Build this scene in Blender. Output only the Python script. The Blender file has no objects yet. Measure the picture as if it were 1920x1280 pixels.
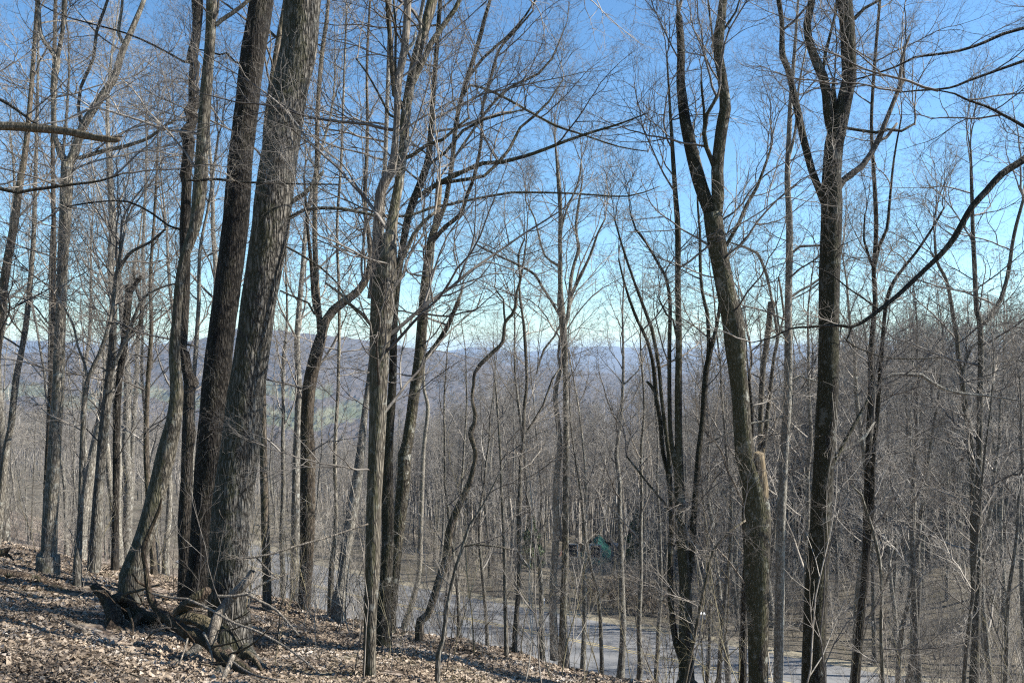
import bpy, math, random
import numpy as np
from mathutils import Vector, Matrix

# ------------------------------------------------------------------ camera, sky, sun, exposure
scene = bpy.context.scene
LENS = 28.0
F = 1920 * LENS / 36.0
TILT = math.atan(15.0 / F)
cam_d = bpy.data.cameras.new('camera'); cam_d.lens = LENS; cam_d.sensor_width = 36
cam_d.clip_start = 0.05; cam_d.clip_end = 40000
cam = bpy.data.objects.new('camera', cam_d); scene.collection.objects.link(cam)
cam.location = (0, 0, 0); cam.rotation_euler = (math.pi / 2 + TILT, 0, 0)
scene.camera = cam

SUN_EL, SUN_AZ = math.radians(40), math.radians(89)      # azimuth clockwise from +Y
world = bpy.data.worlds.new('World'); scene.world = world; world.use_nodes = True
wn = world.node_tree.nodes; wl = world.node_tree.links
bg = wn['Background']; sky = wn.new('ShaderNodeTexSky'); sky.sky_type = 'NISHITA'
sky.sun_disc = False; sky.sun_elevation = SUN_EL; sky.sun_rotation = SUN_AZ
sky.altitude = 800; sky.air_density = 1.0; sky.dust_density = 0.1; sky.ozone_density = 2.2
hs = wn.new('ShaderNodeHueSaturation'); hs.inputs['Saturation'].default_value = 1.1
tint = wn.new('ShaderNodeMix'); tint.data_type = 'RGBA'; tint.blend_type = 'MULTIPLY'; tint.inputs[0].default_value = 1.0
tint.inputs[7].default_value = (0.80, 0.965, 0.998, 1)
wl.new(sky.outputs[0], hs.inputs['Color']); wl.new(hs.outputs[0], tint.inputs[6]); wl.new(tint.outputs[2], bg.inputs['Color'])
bg.inputs['Strength'].default_value = 0.086
sd = bpy.data.lights.new('sun', 'SUN'); sd.energy = 5.0; sd.angle = math.radians(0.5); sd.color = (1, 0.95, 0.87)
sun = bpy.data.objects.new('sun', sd); scene.collection.objects.link(sun)
sun.rotation_euler = (math.pi / 2 - SUN_EL, 0, math.pi - SUN_AZ)
sun.location = (30, 0, 40)
scene.view_settings.view_transform = 'Standard'; scene.view_settings.look = 'None'
scene.view_settings.gamma = 1.0; scene.view_settings.use_curve_mapping = False
scene.view_settings.exposure = 1.3
scene.cycles.use_denoising = False
scene.cycles.max_bounces = 5; scene.cycles.diffuse_bounces = 3; scene.cycles.volume_bounces = 0
scene.cycles.filter_width = 1.2
scene.cycles.use_adaptive_sampling = False

rnd = random.Random(7)
COL = scene.collection
CT, ST = math.cos(TILT), math.sin(TILT)

def P(px, py, Y):
    v = -(py - 640.0) / F
    y = CT - ST * v
    k = Y / y
    return ((px - 960.0) / F * k, Y, (ST + CT * v) * k)

# ------------------------------------------------------------------ terrain
NX, NY = 0.5, 0.8660254
def sstep(a, b, x):
    t = np.clip((x - a) / (b - a), 0, 1)
    return t * t * (3 - 2 * t)

ROAD_Z = -16.0
def road_centre(v):
    v = np.clip(v, -60, 60)
    return 39.6 + np.where(v > 32, (v - 32) ** 2 * 0.008, 0.0) + np.where(v < -14, (v + 14) ** 2 * 0.01, 0.0)

GU = np.array([-80, -30, -5, 0, 5, 9, 10.5, 11.5, 13, 34.0, 35.2, 44.2, 46, 70, 110, 200, 330, 600, 900])
GZ = np.array([12, 5.0, -0.9, -1.65, -3.1, -4.28, -4.72, -5.12, -5.8, -15.4, -16, -16, -16.15, -20.5, -29, -52, -82, -125, -130])
def terrain(x, y, bumps=True):
    x = np.asarray(x, float); y = np.asarray(y, float)
    u = NX * x + NY * y; v = -NY * x + NX * y
    uc = road_centre(v)
    ue = u - (uc - 39.6) * sstep(12, 34, u) * (1 - sstep(60, 160, u))
    z = np.interp(ue, GU, GZ)
    z = z + 4.5 * sstep(12, 45, x) * sstep(46, 62, u) * (1 - sstep(110, 220, u))
    if bumps:
        w = 1 - 0.96 * sstep(33.5, 35.2, ue) * (1 - sstep(44.2, 46, ue))
        near = 1 - sstep(14, 22, u)
        b = near * (0.035 * np.sin(5.1 * x + 1.7 * np.sin(2.1 * y)) * np.sin(4.3 * y + x) + 0.02 * np.sin(9.7 * x + 3 * y) * np.sin(8.3 * y - 2 * x)) + 0.09 * np.sin(x * 1.1 + 0.6 * y) * np.sin(0.9 * y - 0.5 * x + 1) + 0.04 * np.sin(2.7 * x + 1.3) * np.sin(2.3 * y + 0.7 * x)
        b += 0.35 * np.sin(x * 0.17 + 2) * np.sin(y * 0.13 + 0.4 * x * 0.1) * sstep(14, 40, u)
        z = z + b * w
    return z
def gz(x, y): return float(terrain(x, y))

def hit(px, py):
    Y = 3.0
    while Y < 90:
        p = P(px, py, Y)
        if p[2] <= gz(p[0], p[1]): return Y
        Y += 0.05
    return 14.0

# ------------------------------------------------------------------ materials
def mat(name):
    m = bpy.data.materials.new(name); m.use_nodes = True
    nt = m.node_tree; b = nt.nodes['Principled BSDF']
    return m, nt, b
def N(nt, t, **kw):
    n = nt.nodes.new(t)
    for k, v in kw.items():
        if k in n.inputs: n.inputs[k].default_value = v
        else: setattr(n, k, v)
    return n
def ramp(nt, fac, stops):
    r = nt.nodes.new('ShaderNodeValToRGB')
    e = r.color_ramp.elements
    while len(e) < len(stops): e.new(0.5)
    for i, (p, c) in enumerate(stops):
        e[i].position = p; e[i].color = (c[0], c[1], c[2], 1)
    nt.links.new(fac, r.inputs[0]); return r.outputs[0]
def mix(nt, fac, a, b, mode='MIX'):
    m = nt.nodes.new('ShaderNodeMix'); m.data_type = 'RGBA'; m.blend_type = mode
    if isinstance(fac, (int, float)): m.inputs[0].default_value = fac
    else: nt.links.new(fac, m.inputs[0])
    for i, s in ((6, a), (7, b)):
        if isinstance(s, tuple): m.inputs[i].default_value = (s[0], s[1], s[2], 1)
        else: nt.links.new(s, m.inputs[i])
    return m.outputs[2]
def math_(nt, op, a, b=0.0, clamp=False):
    m = nt.nodes.new('ShaderNodeMath'); m.operation = op; m.use_clamp = clamp
    for i, s in ((0, a), (1, b)):
        if isinstance(s, (int, float)): m.inputs[i].default_value = s
        else: nt.links.new(s, m.inputs[i])
    return m.outputs[0]

def bark(name, dark, light, lichen=0.35, moss=0.3, freq=16.0, stretch=0.16, bump=0.02, lich_col=(0.42, 0.43, 0.39), moss_col=(0.058, 0.062, 0.024)):
    m, nt, b = mat(name); L = nt.links
    tc = N(nt, 'ShaderNodeTexCoord'); mp = N(nt, 'ShaderNodeMapping'); mp.inputs['Scale'].default_value = (1, 1, stretch)
    oi = N(nt, 'ShaderNodeObjectInfo')
    L.new(tc.outputs['Object'], mp.inputs['Vector'])
    n1 = N(nt, 'ShaderNodeTexNoise', Scale=freq, Detail=6.0, Roughness=0.65, Distortion=0.6); L.new(mp.outputs[0], n1.inputs['Vector'])
    v1 = N(nt, 'ShaderNodeTexVoronoi', Scale=freq * 1.5); v1.feature = 'DISTANCE_TO_EDGE'
    n0 = N(nt, 'ShaderNodeTexNoise', Scale=freq * 0.8, Detail=3.0)
    L.new(mp.outputs[0], n0.inputs['Vector'])
    wv = N(nt, 'ShaderNodeVectorMath'); wv.operation = 'MULTIPLY_ADD'
    L.new(n0.outputs['Color'], wv.inputs[0]); wv.inputs[1].default_value = (0.09, 0.09, 0.09); L.new(mp.outputs[0], wv.inputs[2])
    L.new(wv.outputs[0], v1.inputs['Vector'])
    edge = math_(nt, 'MULTIPLY', v1.outputs['Distance'], 3.2, True)
    h = math_(nt, 'ADD', math_(nt, 'MULTIPLY', edge, 0.6), math_(nt, 'MULTIPLY', n1.outputs['Fac'], 0.6))
    base = ramp(nt, h, [(0.28, dark), (0.62, tuple((a + c) / 2 for a, c in zip(dark, light))), (0.9, light)])
    # large scale tone and lichen plates
    n2 = N(nt, 'ShaderNodeTexNoise', Scale=1.7, Detail=5.0, Roughness=0.6); L.new(tc.outputs['Object'], n2.inputs['Vector'])
    tone = ramp(nt, n2.outputs['Fac'], [(0.3, (0.62, 0.62, 0.62)), (0.7, (1.25, 1.22, 1.18))])
    c = mix(nt, 1.0, base, tone, 'MULTIPLY')
    n3 = N(nt, 'ShaderNodeTexNoise', Scale=6.0, Detail=6.0, Roughness=0.7); L.new(tc.outputs['Object'], n3.inputs['Vector'])
    lf = ramp(nt, n3.outputs['Fac'], [(0.60 - 0.12 * lichen, (0, 0, 0)), (0.66 - 0.1 * lichen, (1, 1, 1))])
    c = mix(nt, math_(nt, 'MULTIPLY', lf, min(1, lichen * 1.5)), c, lich_col)
    ge = N(nt, 'ShaderNodeNewGeometry'); sx = N(nt, 'ShaderNodeSeparateXYZ'); L.new(ge.outputs['Normal'], sx.inputs[0])
    side = math_(nt, 'ADD', math_(nt, 'MULTIPLY', sx.outputs[0], -0.35), math_(nt, 'MULTIPLY', sx.outputs[1], -0.12))
    mf = math_(nt, 'ADD', side, math_(nt, 'MULTIPLY', n2.outputs['Fac'], 1.3))
    mf = math_(nt, 'ADD', mf, math_(nt, 'MULTIPLY', n3.outputs['Fac'], 0.6))
    mr = ramp(nt, mf, [(0.98 - 0.25 * moss, (0, 0, 0)), (1.2 - 0.25 * moss, (1, 1, 1))])
    c = mix(nt, math_(nt, 'MULTIPLY', mr, min(0.8, moss * 1.4)), c, moss_col)
    rv = ramp(nt, oi.outputs['Random'], [(0, (0.6, 0.58, 0.56)), (0.5, (0.95, 0.95, 0.95)), (1, (1.28, 1.25, 1.2))])
    c = mix(nt, 1.0, c, rv, 'MULTIPLY')
    L.new(c, b.inputs['Base Color']); b.inputs['Roughness'].default_value = 0.9
    b.inputs['Specular IOR Level'].default_value = 0.2
    bp = N(nt, 'ShaderNodeBump', Strength=0.9, Distance=bump); L.new(h, bp.inputs['Height']); L.new(bp.outputs[0], b.inputs['Normal'])
    return m

B_OAK = bark('bark_furrowed_grey', (0.016, 0.014, 0.011), (0.29, 0.275, 0.245), 0.12, 0.36, 17, 0.2, 0.03)
B_DARK = bark('bark_furrowed_dark', (0.012, 0.01, 0.008), (0.075, 0.067, 0.058), 0.05, 0.1, 18, 0.2, 0.025)
B_GREY = bark('bark_grey', (0.06, 0.053, 0.044), (0.31, 0.29, 0.25), 0.3, 0.25, 22, 0.16, 0.012)
B_MID = bark('bark_mottled_brown', (0.036, 0.031, 0.024), (0.25, 0.225, 0.18), 0.28, 0.38, 20, 0.16, 0.014)
B_MOSS = bark('bark_mossy', (0.014, 0.012, 0.009), (0.105, 0.096, 0.076), 0.3, 0.3, 24, 0.22, 0.014)
B_BROWN = bark('bark_brown', (0.045, 0.037, 0.029), (0.235, 0.20, 0.16), 0.15, 0.3, 20, 0.14, 0.012)
B_PALE = bark('bark_pale', (0.11, 0.10, 0.083), (0.40, 0.385, 0.34), 0.4, 0.1, 26, 0.3, 0.006)
B_BG = bark('bark_woods', (0.07, 0.064, 0.054), (0.30, 0.285, 0.25), 0.35, 0.15, 16, 0.2, 0.012)
B_DEAD = bark('wood_weathered', (0.075, 0.065, 0.054), (0.33, 0.295, 0.25), 0.05, 0.05, 30, 0.08, 0.008)
B_ROT = bark('wood_rotten', (0.03, 0.022, 0.016), (0.13, 0.10, 0.075), 0.1, 0.25, 16, 0.3, 0.02)
B_LIMB = bark('wood_limb_brown', (0.04, 0.03, 0.022), (0.19, 0.155, 0.12), 0.05, 0.2, 26, 0.08, 0.015)
B_BARE = bark('wood_bare_tan', (0.09, 0.07, 0.045), (0.27, 0.225, 0.155), 0.0, 0.0, 26, 0.08, 0.01)

def twigmat(name, a, b_, sc=3.0):
    m, nt, b = mat(name); L = nt.links
    tc = N(nt, 'ShaderNodeTexCoord'); n = N(nt, 'ShaderNodeTexNoise', Scale=sc, Detail=3.0); L.new(tc.outputs['Object'], n.inputs['Vector'])
    c = ramp(nt, n.outputs['Fac'], [(0.35, a), (0.65, b_)])
    oi = N(nt, 'ShaderNodeObjectInfo')
    rv = ramp(nt, oi.outputs['Random'], [(0, (0.5, 0.48, 0.46)), (0.5, (0.95, 0.95, 0.95)), (1, (1.5, 1.45, 1.36))])
    L.new(mix(nt, 1.0, c, rv, 'MULTIPLY'), b.inputs['Base Color']); b.inputs['Roughness'].default_value = 0.75
    b.inputs['Specular IOR Level'].default_value = 0.3
    return m
T_NEAR = twigmat('twig_grey', (0.085, 0.076, 0.068), (0.25, 0.228, 0.20))
T_BG = twigmat('twig_woods', (0.13, 0.12, 0.108), (0.29, 0.27, 0.242), 1.0)
T_PALE = twigmat('twig_pale', (0.19, 0.172, 0.15), (0.40, 0.37, 0.32))
T_GREEN = twigmat('stem_olive', (0.12, 0.105, 0.06), (0.27, 0.24, 0.16))

# ------------------------------------------------------------------ mesh helpers
def mesh_from(name, V, Fq, m, smooth=True, sizes=None):
    me = bpy.data.meshes.new(name)
    V = np.asarray(V, np.float32); Fq = np.asarray(Fq, np.int32)
    k = Fq.shape[1]
    me.vertices.add(len(V)); me.vertices.foreach_set('co', V.ravel())
    me.loops.add(Fq.size); me.loops.foreach_set('vertex_index', Fq.ravel())
    me.polygons.add(len(Fq)); me.polygons.foreach_set('loop_start', np.arange(0, Fq.size, k, dtype=np.int32))
    try: me.polygons.foreach_set('loop_total', np.full(len(Fq), k, np.int32))
    except Exception: pass
    me.polygons.foreach_set('use_smooth', np.full(len(Fq), smooth))
    if m is not None: me.materials.append(m)
    me.update(calc_edges=True)
    return me

def obj(name, me, parent=None, loc=(0, 0, 0)):
    o = bpy.data.objects.new(name, me); COL.objects.link(o); o.location = loc
    if parent: o.parent = parent
    return o
def tag(o, label=None, cat=None, group=None, kind=None):
    if label: o['label'] = label
    if cat: o['category'] = cat
    if group: o['group'] = group
    if kind: o['kind'] = kind
    return o
def thing(name, label, cat, loc=(0, 0, 0), group=None):
    o = bpy.data.objects.new(name, None); COL.objects.link(o); o.location = loc; o.empty_display_size = 0.2
    return tag(o, label, cat, group)

def catmull(pts, step):
    """pts rows (x,y,z,r) -> smooth dense rows"""
    p = np.asarray(pts, float)
    if len(p) < 2: return p
    q = np.vstack([2 * p[0] - p[1], p, 2 * p[-1] - p[-2]])
    out = []
    for i in range(1, len(q) - 2):
        a, b, c, d = q[i - 1], q[i], q[i + 1], q[i + 2]
        n = max(1, int(np.linalg.norm(c[:3] - b[:3]) / step))
        t = (np.arange(n) / n)[:, None]
        out.append(0.5 * ((2 * b) + (c - a) * t + (2 * a - 5 * b + 4 * c - d) * t ** 2 + (3 * b - a - 3 * c + d) * t ** 3))
    out.append(p[-1:])
    o = np.vstack(out); o[:, 3] = np.maximum(o[:, 3], 0.0015)
    return o

def tube_fine(pts, sides, seed=0, lump=0.06, furrow=0.0, kf=14):
    """one detailed tube; parallel transport frames; returns V, quads"""
    p = np.asarray(pts)[:, :3]; r = np.asarray(pts)[:, 3]; n = len(p)
    t = np.gradient(p, axis=0); t /= np.linalg.norm(t, axis=1)[:, None] + 1e-9
    u = np.cross(t[0], (0.3, 1, 0.1)); u /= np.linalg.norm(u)
    U = np.empty((n, 3)); W = np.empty((n, 3))
    for i in range(n):
        u = u - t[i] * np.dot(u, t[i]); u /= np.linalg.norm(u)
        U[i] = u; W[i] = np.cross(t[i], u)
    s = np.concatenate([[0], np.cumsum(np.linalg.norm(np.diff(p, axis=0), axis=1))])[:, None]
    th = np.linspace(0, 2 * np.pi, sides, endpoint=False)[None, :]
    R = np.random.RandomState(seed)
    ph = R.rand(12) * 6.28
    k = 1 + lump * (0.5 * np.sin(th + ph[0] + 0.8 * s) + 0.35 * np.sin(2 * th + ph[1] - 1.7 * s) + 0.3 * np.sin(3 * th + ph[2] + 4.1 * s) + 0.25 * np.sin(5 * th + ph[3] - 7.3 * s) * np.sin(2.9 * s + ph[4]))
    rad = r[:, None] * k
    if furrow > 0:
        w = 0.45 * np.sin(43 * s + 3 * th + ph[9]) + 0.55 * np.sin(5.1 * s + 2 * th + ph[5]) + 0.4 * np.sin(11.3 * s - 3 * th + ph[6]) + 0.3 * np.sin(19.7 * s + 5 * th + ph[7]) + 0.25 * np.sin(31 * s + 7 * th + ph[10])
        g1 = np.abs(np.sin(kf * th / 2 + w * 2.0))
        g2 = np.abs(np.sin(kf * th / 2 + 1.6 - w * 1.7 + ph[8]))
        g = np.minimum(g1, g2)
        rad = rad + furrow * (np.minimum(1, g * 2.6) - 0.7) * np.minimum(1, r[:, None] / 0.1)
        rad = rad + R.randn(n, sides) * furrow * 0.09
    V = p[:, None, :] + rad[..., None] * (np.cos(th)[..., None] * U[:, None, :] + np.sin(th)[..., None] * W[:, None, :])
    i = np.arange(n - 1)[:, None] * sides; j = np.arange(sides)[None, :]; j2 = (j + 1) % sides
    Q = np.stack([i + j, i + j2, i + sides + j2, i + sides + j], -1).reshape(-1, 4)
    V = V.reshape(-1, 3)
    # close the far end with a fan of degenerate-free quads towards a centre point
    c = len(V); V = np.vstack([V, p[-1] + t[-1] * r[-1] * 0.4])
    b = (n - 1) * sides
    cap = [(b + q, b + (q + 1) % sides, b + (q + 2) % sides, c) for q in range(0, sides - 1, 2)]
    Q = np.vstack([Q, np.array(cap)])
    return V, Q

class Twigs:
    """many thin chains built at once as k-sided prisms"""
    def __init__(s): s.p = []; s.n = []
    def add(s, rows): s.p.extend(rows); s.n.append(len(rows))
    def build(s, name, m, k=3):
        p = np.array(s.p, float); n = np.array(s.n); N_ = len(p)
        start = np.concatenate([[0], np.cumsum(n)[:-1]])
        first = np.zeros(N_, bool); first[start] = True
        last = np.zeros(N_, bool); last[start + n - 1] = True
        nx = np.arange(N_) + 1; nx[last] = np.arange(N_)[last]
        pv = np.arange(N_) - 1; pv[first] = np.arange(N_)[first]
        t = p[nx, :3] - p[pv, :3]; t /= np.linalg.norm(t, axis=1)[:, None] + 1e-9
        ref = np.array([0.31, 0.85, 0.42]); u = np.cross(t, ref); u /= np.linalg.norm(u, axis=1)[:, None] + 1e-9
        w = np.cross(t, u)
        a = np.arange(k) * 2 * np.pi / k
        V = p[:, None, :3] + p[:, 3][:, None, None] * (np.cos(a)[None, :, None] * u[:, None, :] + np.sin(a)[None, :, None] * w[:, None, :])
        i = np.arange(N_)[~last][:, None] * k; j = np.arange(k)[None, :]; j2 = (j + 1) % k
        Q = np.stack([i + j, i + j2, i + k + j2, i + k + j], -1).reshape(-1, 4)
        return mesh_from(name, V.reshape(-1, 3), Q, m)

def rot_dir(d, ang, az):
    dx, dy, dz = d
    if abs(dz) < 0.95: ax, ay, az_ = -dy, dx, 0.0
    else: ax, ay, az_ = 1.0, 0.0, 0.0
    l = math.sqrt(ax * ax + ay * ay + az_ * az_) or 1; ax /= l; ay /= l; az_ /= l
    bx = dy * az_ - dz * ay; by = dz * ax - dx * az_; bz = dx * ay - dy * ax
    ca, sa = math.cos(ang), math.sin(ang); c, s = math.cos(az), math.sin(az)
    return (d[0] * ca + sa * (ax * c + bx * s), d[1] * ca + sa * (ay * c + by * s), d[2] * ca + sa * (az_ * c + bz * s))

def grow(T, p, d, Ln, r, lev, spec, R, rmin):
    """spec[lev] = (segments, children, wander, up, child_len, child_angle)"""
    ns, nc, wan, up, cl, ca = spec[lev]
    x, y, z = p; dx, dy, dz = d; st = Ln / ns
    rows = [(x, y, z, r)]; dirs = [d]
    for i in range(ns):
        dx += R.gauss(0, wan); dy += R.gauss(0, wan); dz += R.gauss(0, wan * 0.8) + up
        l = math.sqrt(dx * dx + dy * dy + dz * dz); dx /= l; dy /= l; dz /= l
        x += dx * st; y += dy * st; z += dz * st
        rows.append((x, y, z, max(rmin, r * (1 - 0.86 * (i + 1) / ns)))); dirs.append((dx, dy, dz))
    T.add(rows)
    if lev + 1 >= len(spec): return
    az0 = R.random() * 6.28
    for c in range(nc):
        t = 0.15 + 0.83 * (c + R.random() * 0.8) / nc
        f = t * ns; i = min(ns - 1, int(f)); f -= i
        a, b = rows[i], rows[i + 1]
        q = (a[0] + (b[0] - a[0]) * f, a[1] + (b[1] - a[1]) * f, a[2] + (b[2] - a[2]) * f)
        rr = a[3] + (b[3] - a[3]) * f
        az0 += math.pi + R.uniform(-0.7, 0.7)
        nd = rot_dir(dirs[i], ca * R.uniform(0.7, 1.25), az0)
        L2 = Ln * cl * (1 - 0.55 * t) * R.uniform(0.6, 1.25)
        grow(T, q, nd, L2, max(rmin, min(rr * 0.75, 0.0012 + 0.0085 * L2)), lev + 1, spec, R, rmin)

# ------------------------------------------------------------------ shared branch sprays for the near trees
SPRAY = {}
def make_sprays():
    for ei, el in enumerate((8, 28, 48, 68)):
        for v in range(4):
            R = random.Random(100 + ei * 10 + v)
            T = Twigs(); e = math.radians(el)
            spec = [(13, 9, 0.15, 0.045, 0.64, 0.72), (9, 6, 0.19, 0.045, 0.64, 0.78), (6, 4, 0.20, 0.04, 0.62, 0.75), (4, 2, 0.18, 0.02, 0.55, 0.7), (2, 0, 0.1, 0.01, 0, 0)]
            grow(T, (0, 0, 0), (math.cos(e), 0, math.sin(e)), 4.0, 0.033, 0, spec, R, 0.0016)
            for key, m in (('n', T_NEAR), ('p', T_PALE)):
                if key == 'n': me = T.build('branch_mesh', m); SPRAY[(ei, v, 'n')] = me
                else:
                    me2 = me.copy(); me2.materials.clear(); me2.materials.append(m); SPRAY[(ei, v, 'p')] = me2
make_sprays()

def add_spray(root, pos, length, elev_deg, az, R, key='n'):
    ei = int(max(0, min(3, round((elev_deg - 8) / 20.0))))
    o = bpy.data.objects.new('branch', SPRAY[(ei, R.randrange(4), key)]); COL.objects.link(o)
    o.parent = root; o.location = pos; s = length / 4.0
    o.scale = (s, s, s); o.rotation_euler = (R.uniform(-0.12, 0.12), R.uniform(-0.12, 0.12), az)
    return o

# ------------------------------------------------------------------ traced trees
def chain3(pts, Y0, R, drift=None, base_off=None):
    """pixel chain -> world rows; the depth wanders so that limbs do not lie in one plane"""
    d = R.uniform(-1, 1) if drift is None else drift
    n = len(pts); rows = []; acc = 0.0; last = None
    for i, (px, py, w) in enumerate(pts):
        if last is not None: acc += math.hypot(px - last[0], py - last[1]) / F * Y0
        last = (px, py)
        Yi = Y0 + d * 0.22 * acc + 0.05 * math.sin(acc * 1.3 + Y0) * min(1, acc)
        x, y, z = P(px, py, Yi)
        rows.append([x, y, z, max(0.003, w / F * Yi / 2)])
    return rows

NSPRAY = 0
def traced(name, label, pts, Y=None, limbs=(), bark_m=None, cat='tree', group=None, sprays=8, top=3, key='n', lo=0.35, slen=(1.6, 3.2), seed=0, sides=16, furrow=0.0, kf=14, step=0.16, flare=1.12, snag=False, drift=0.3, sp_r=0.6, extra=()):
    global NSPRAY
    R = random.Random(seed * 31 + int(pts[0][0]))
    if Y is None: Y = hit(pts[0][0], pts[0][1])
    rows = chain3(pts, Y, R, drift=R.uniform(-drift, drift))
    # carry the trunk down into the ground
    a, b = rows[0], rows[min(2, len(rows) - 1)]
    g = gz(a[0], a[1])
    if a[2] > g + 0.12:
        k = (a[2] - g) / max(0.3, (b[2] - a[2])); k = min(k, 6)
        bx, by = a[0] - (b[0] - a[0]) * k * 0.6, a[1] - (b[1] - a[1]) * k * 0.6
        g2 = gz(bx, by)
        rows = [[bx, by, g2 - 0.25, a[3] * flare * 1.12], [bx + (a[0] - bx) * 0.03, by + (a[1] - by) * 0.03, g2 + 0.03, a[3] * flare], [bx + (a[0] - bx) * 0.3, by + (a[1] - by) * 0.3, g2 + min(0.45, 0.3 * (a[2] - g2)), a[3] * 1.12]] + rows
    else:
        rows = [[a[0], a[1], g - 0.3, a[3] * flare * 1.1], [a[0], a[1], max(g + 0.02, a[2] - 0.05), a[3] * flare]] + [[a[0] + (rows[1][0] - a[0]) * 0.15, a[1], a[2] + 0.35, a[3] * 1.08]] + rows[1:]
    base = Vector((rows[0][0], rows[0][1], gz(rows[0][0], rows[0][1])))
    root = thing(name, label, cat, base, group)
    off = np.array([base.x, base.y, base.z, 0])
    tr = catmull(np.array(rows) - off, step)
    V, Q = tube_fine(tr, sides, seed + 3, 0.07, furrow, kf)
    obj('trunk', mesh_from('trunk', V, Q, bark_m or B_GREY), root)
    chains = [tr]
    for li, lb in enumerate(limbs):
        opt = {}
        if isinstance(lb, dict): opt = lb; lb = opt['p']
        # start depth: nearest trunk/limb point on screen
        px0, py0 = lb[0][0], lb[0][1]; best = None
        for cidx, c in enumerate(chains):
            w = c[:, :3] + off[:3]
            d = np.array([ (960 + q[0] / q[1] * F - px0) ** 2 + (655 - q[2] / q[1] * F - py0) ** 2 for q in w])
            j = int(d.argmin())
            if best is None or d[j] < best[0]: best = (d[j], w[j][1])
        rws = chain3(lb, best[1], R, drift=opt.get('d'))
        c = catmull(np.array(rws) - off, 0.12 if rws[0][3] > 0.03 else 0.2)
        V, Q = tube_fine(c, 12 if rws[0][3] > 0.035 else 7, seed * 7 + li, 0.08)
        obj(opt.get('n', 'limb'), mesh_from('limb', V, Q, opt.get('m', bark_m or B_GREY)), root)
        if not opt.get('bare'): chains.append(c)
    for li, lb in enumerate(extra):
        rw = []
        for (px_, py_, w_) in lb:
            Yh = hit(px_, py_ + w_ * 0.2) if py_ > lb[0][1] + 5 else Y - 0.05
            p_ = P(px_, py_, min(Yh, Y)); rw.append([p_[0], p_[1], p_[2], w_ / F * Yh / 2])
        c = catmull(np.array(rw) - off, 0.05); V, Q = tube_fine(c, 30, li + 40, 0.18, 0.008, 16)
        obj('root', mesh_from('root', V, Q, bark_m or B_GREY), root)
    # side sprays
    tot = sum(len(c) * (0.5 if i else 1.0) for i, c in enumerate(chains))
    for i, c in enumerate(chains):
        L_ = len(c)
        n = int(round(sprays * (L_ * (0.5 if i else 1.0)) / tot)) if sprays else 0
        for q in range(n):
            f = (lo + (0.97 - lo) * (q + R.random()) / max(1, n)) if i == 0 else 0.2 + 0.75 * (q + R.random()) / max(1, n)
            j = min(L_ - 1, int(f * L_)); pt = c[j]
            ln = min(R.uniform(*slen), max(0.7, pt[3] * 75))
            add_spray(root, (pt[0], pt[1], pt[2]), ln, R.choice((15, 35, 50)), R.random() * 6.28, R, key); NSPRAY += 1
        if i == 0 and limbs and pts[-1][1] > 60 and pts[-1][2] >= 13: continue
        if not snag and top and (i == 0 or c[-1][3] > 0.008):
            pt = c[-1]; ln = min(6.5, max(1.2, pt[3] / 0.033 * 4.0 * 0.9))
            for q in range(top if i == 0 else max(1, top - 1)):
                add_spray(root, (pt[0], pt[1], pt[2] - 0.02), ln * R.uniform(0.75, 1.0), 68 if q else 75, R.random() * 6.28, R, key); NSPRAY += 1
    return root

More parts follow.
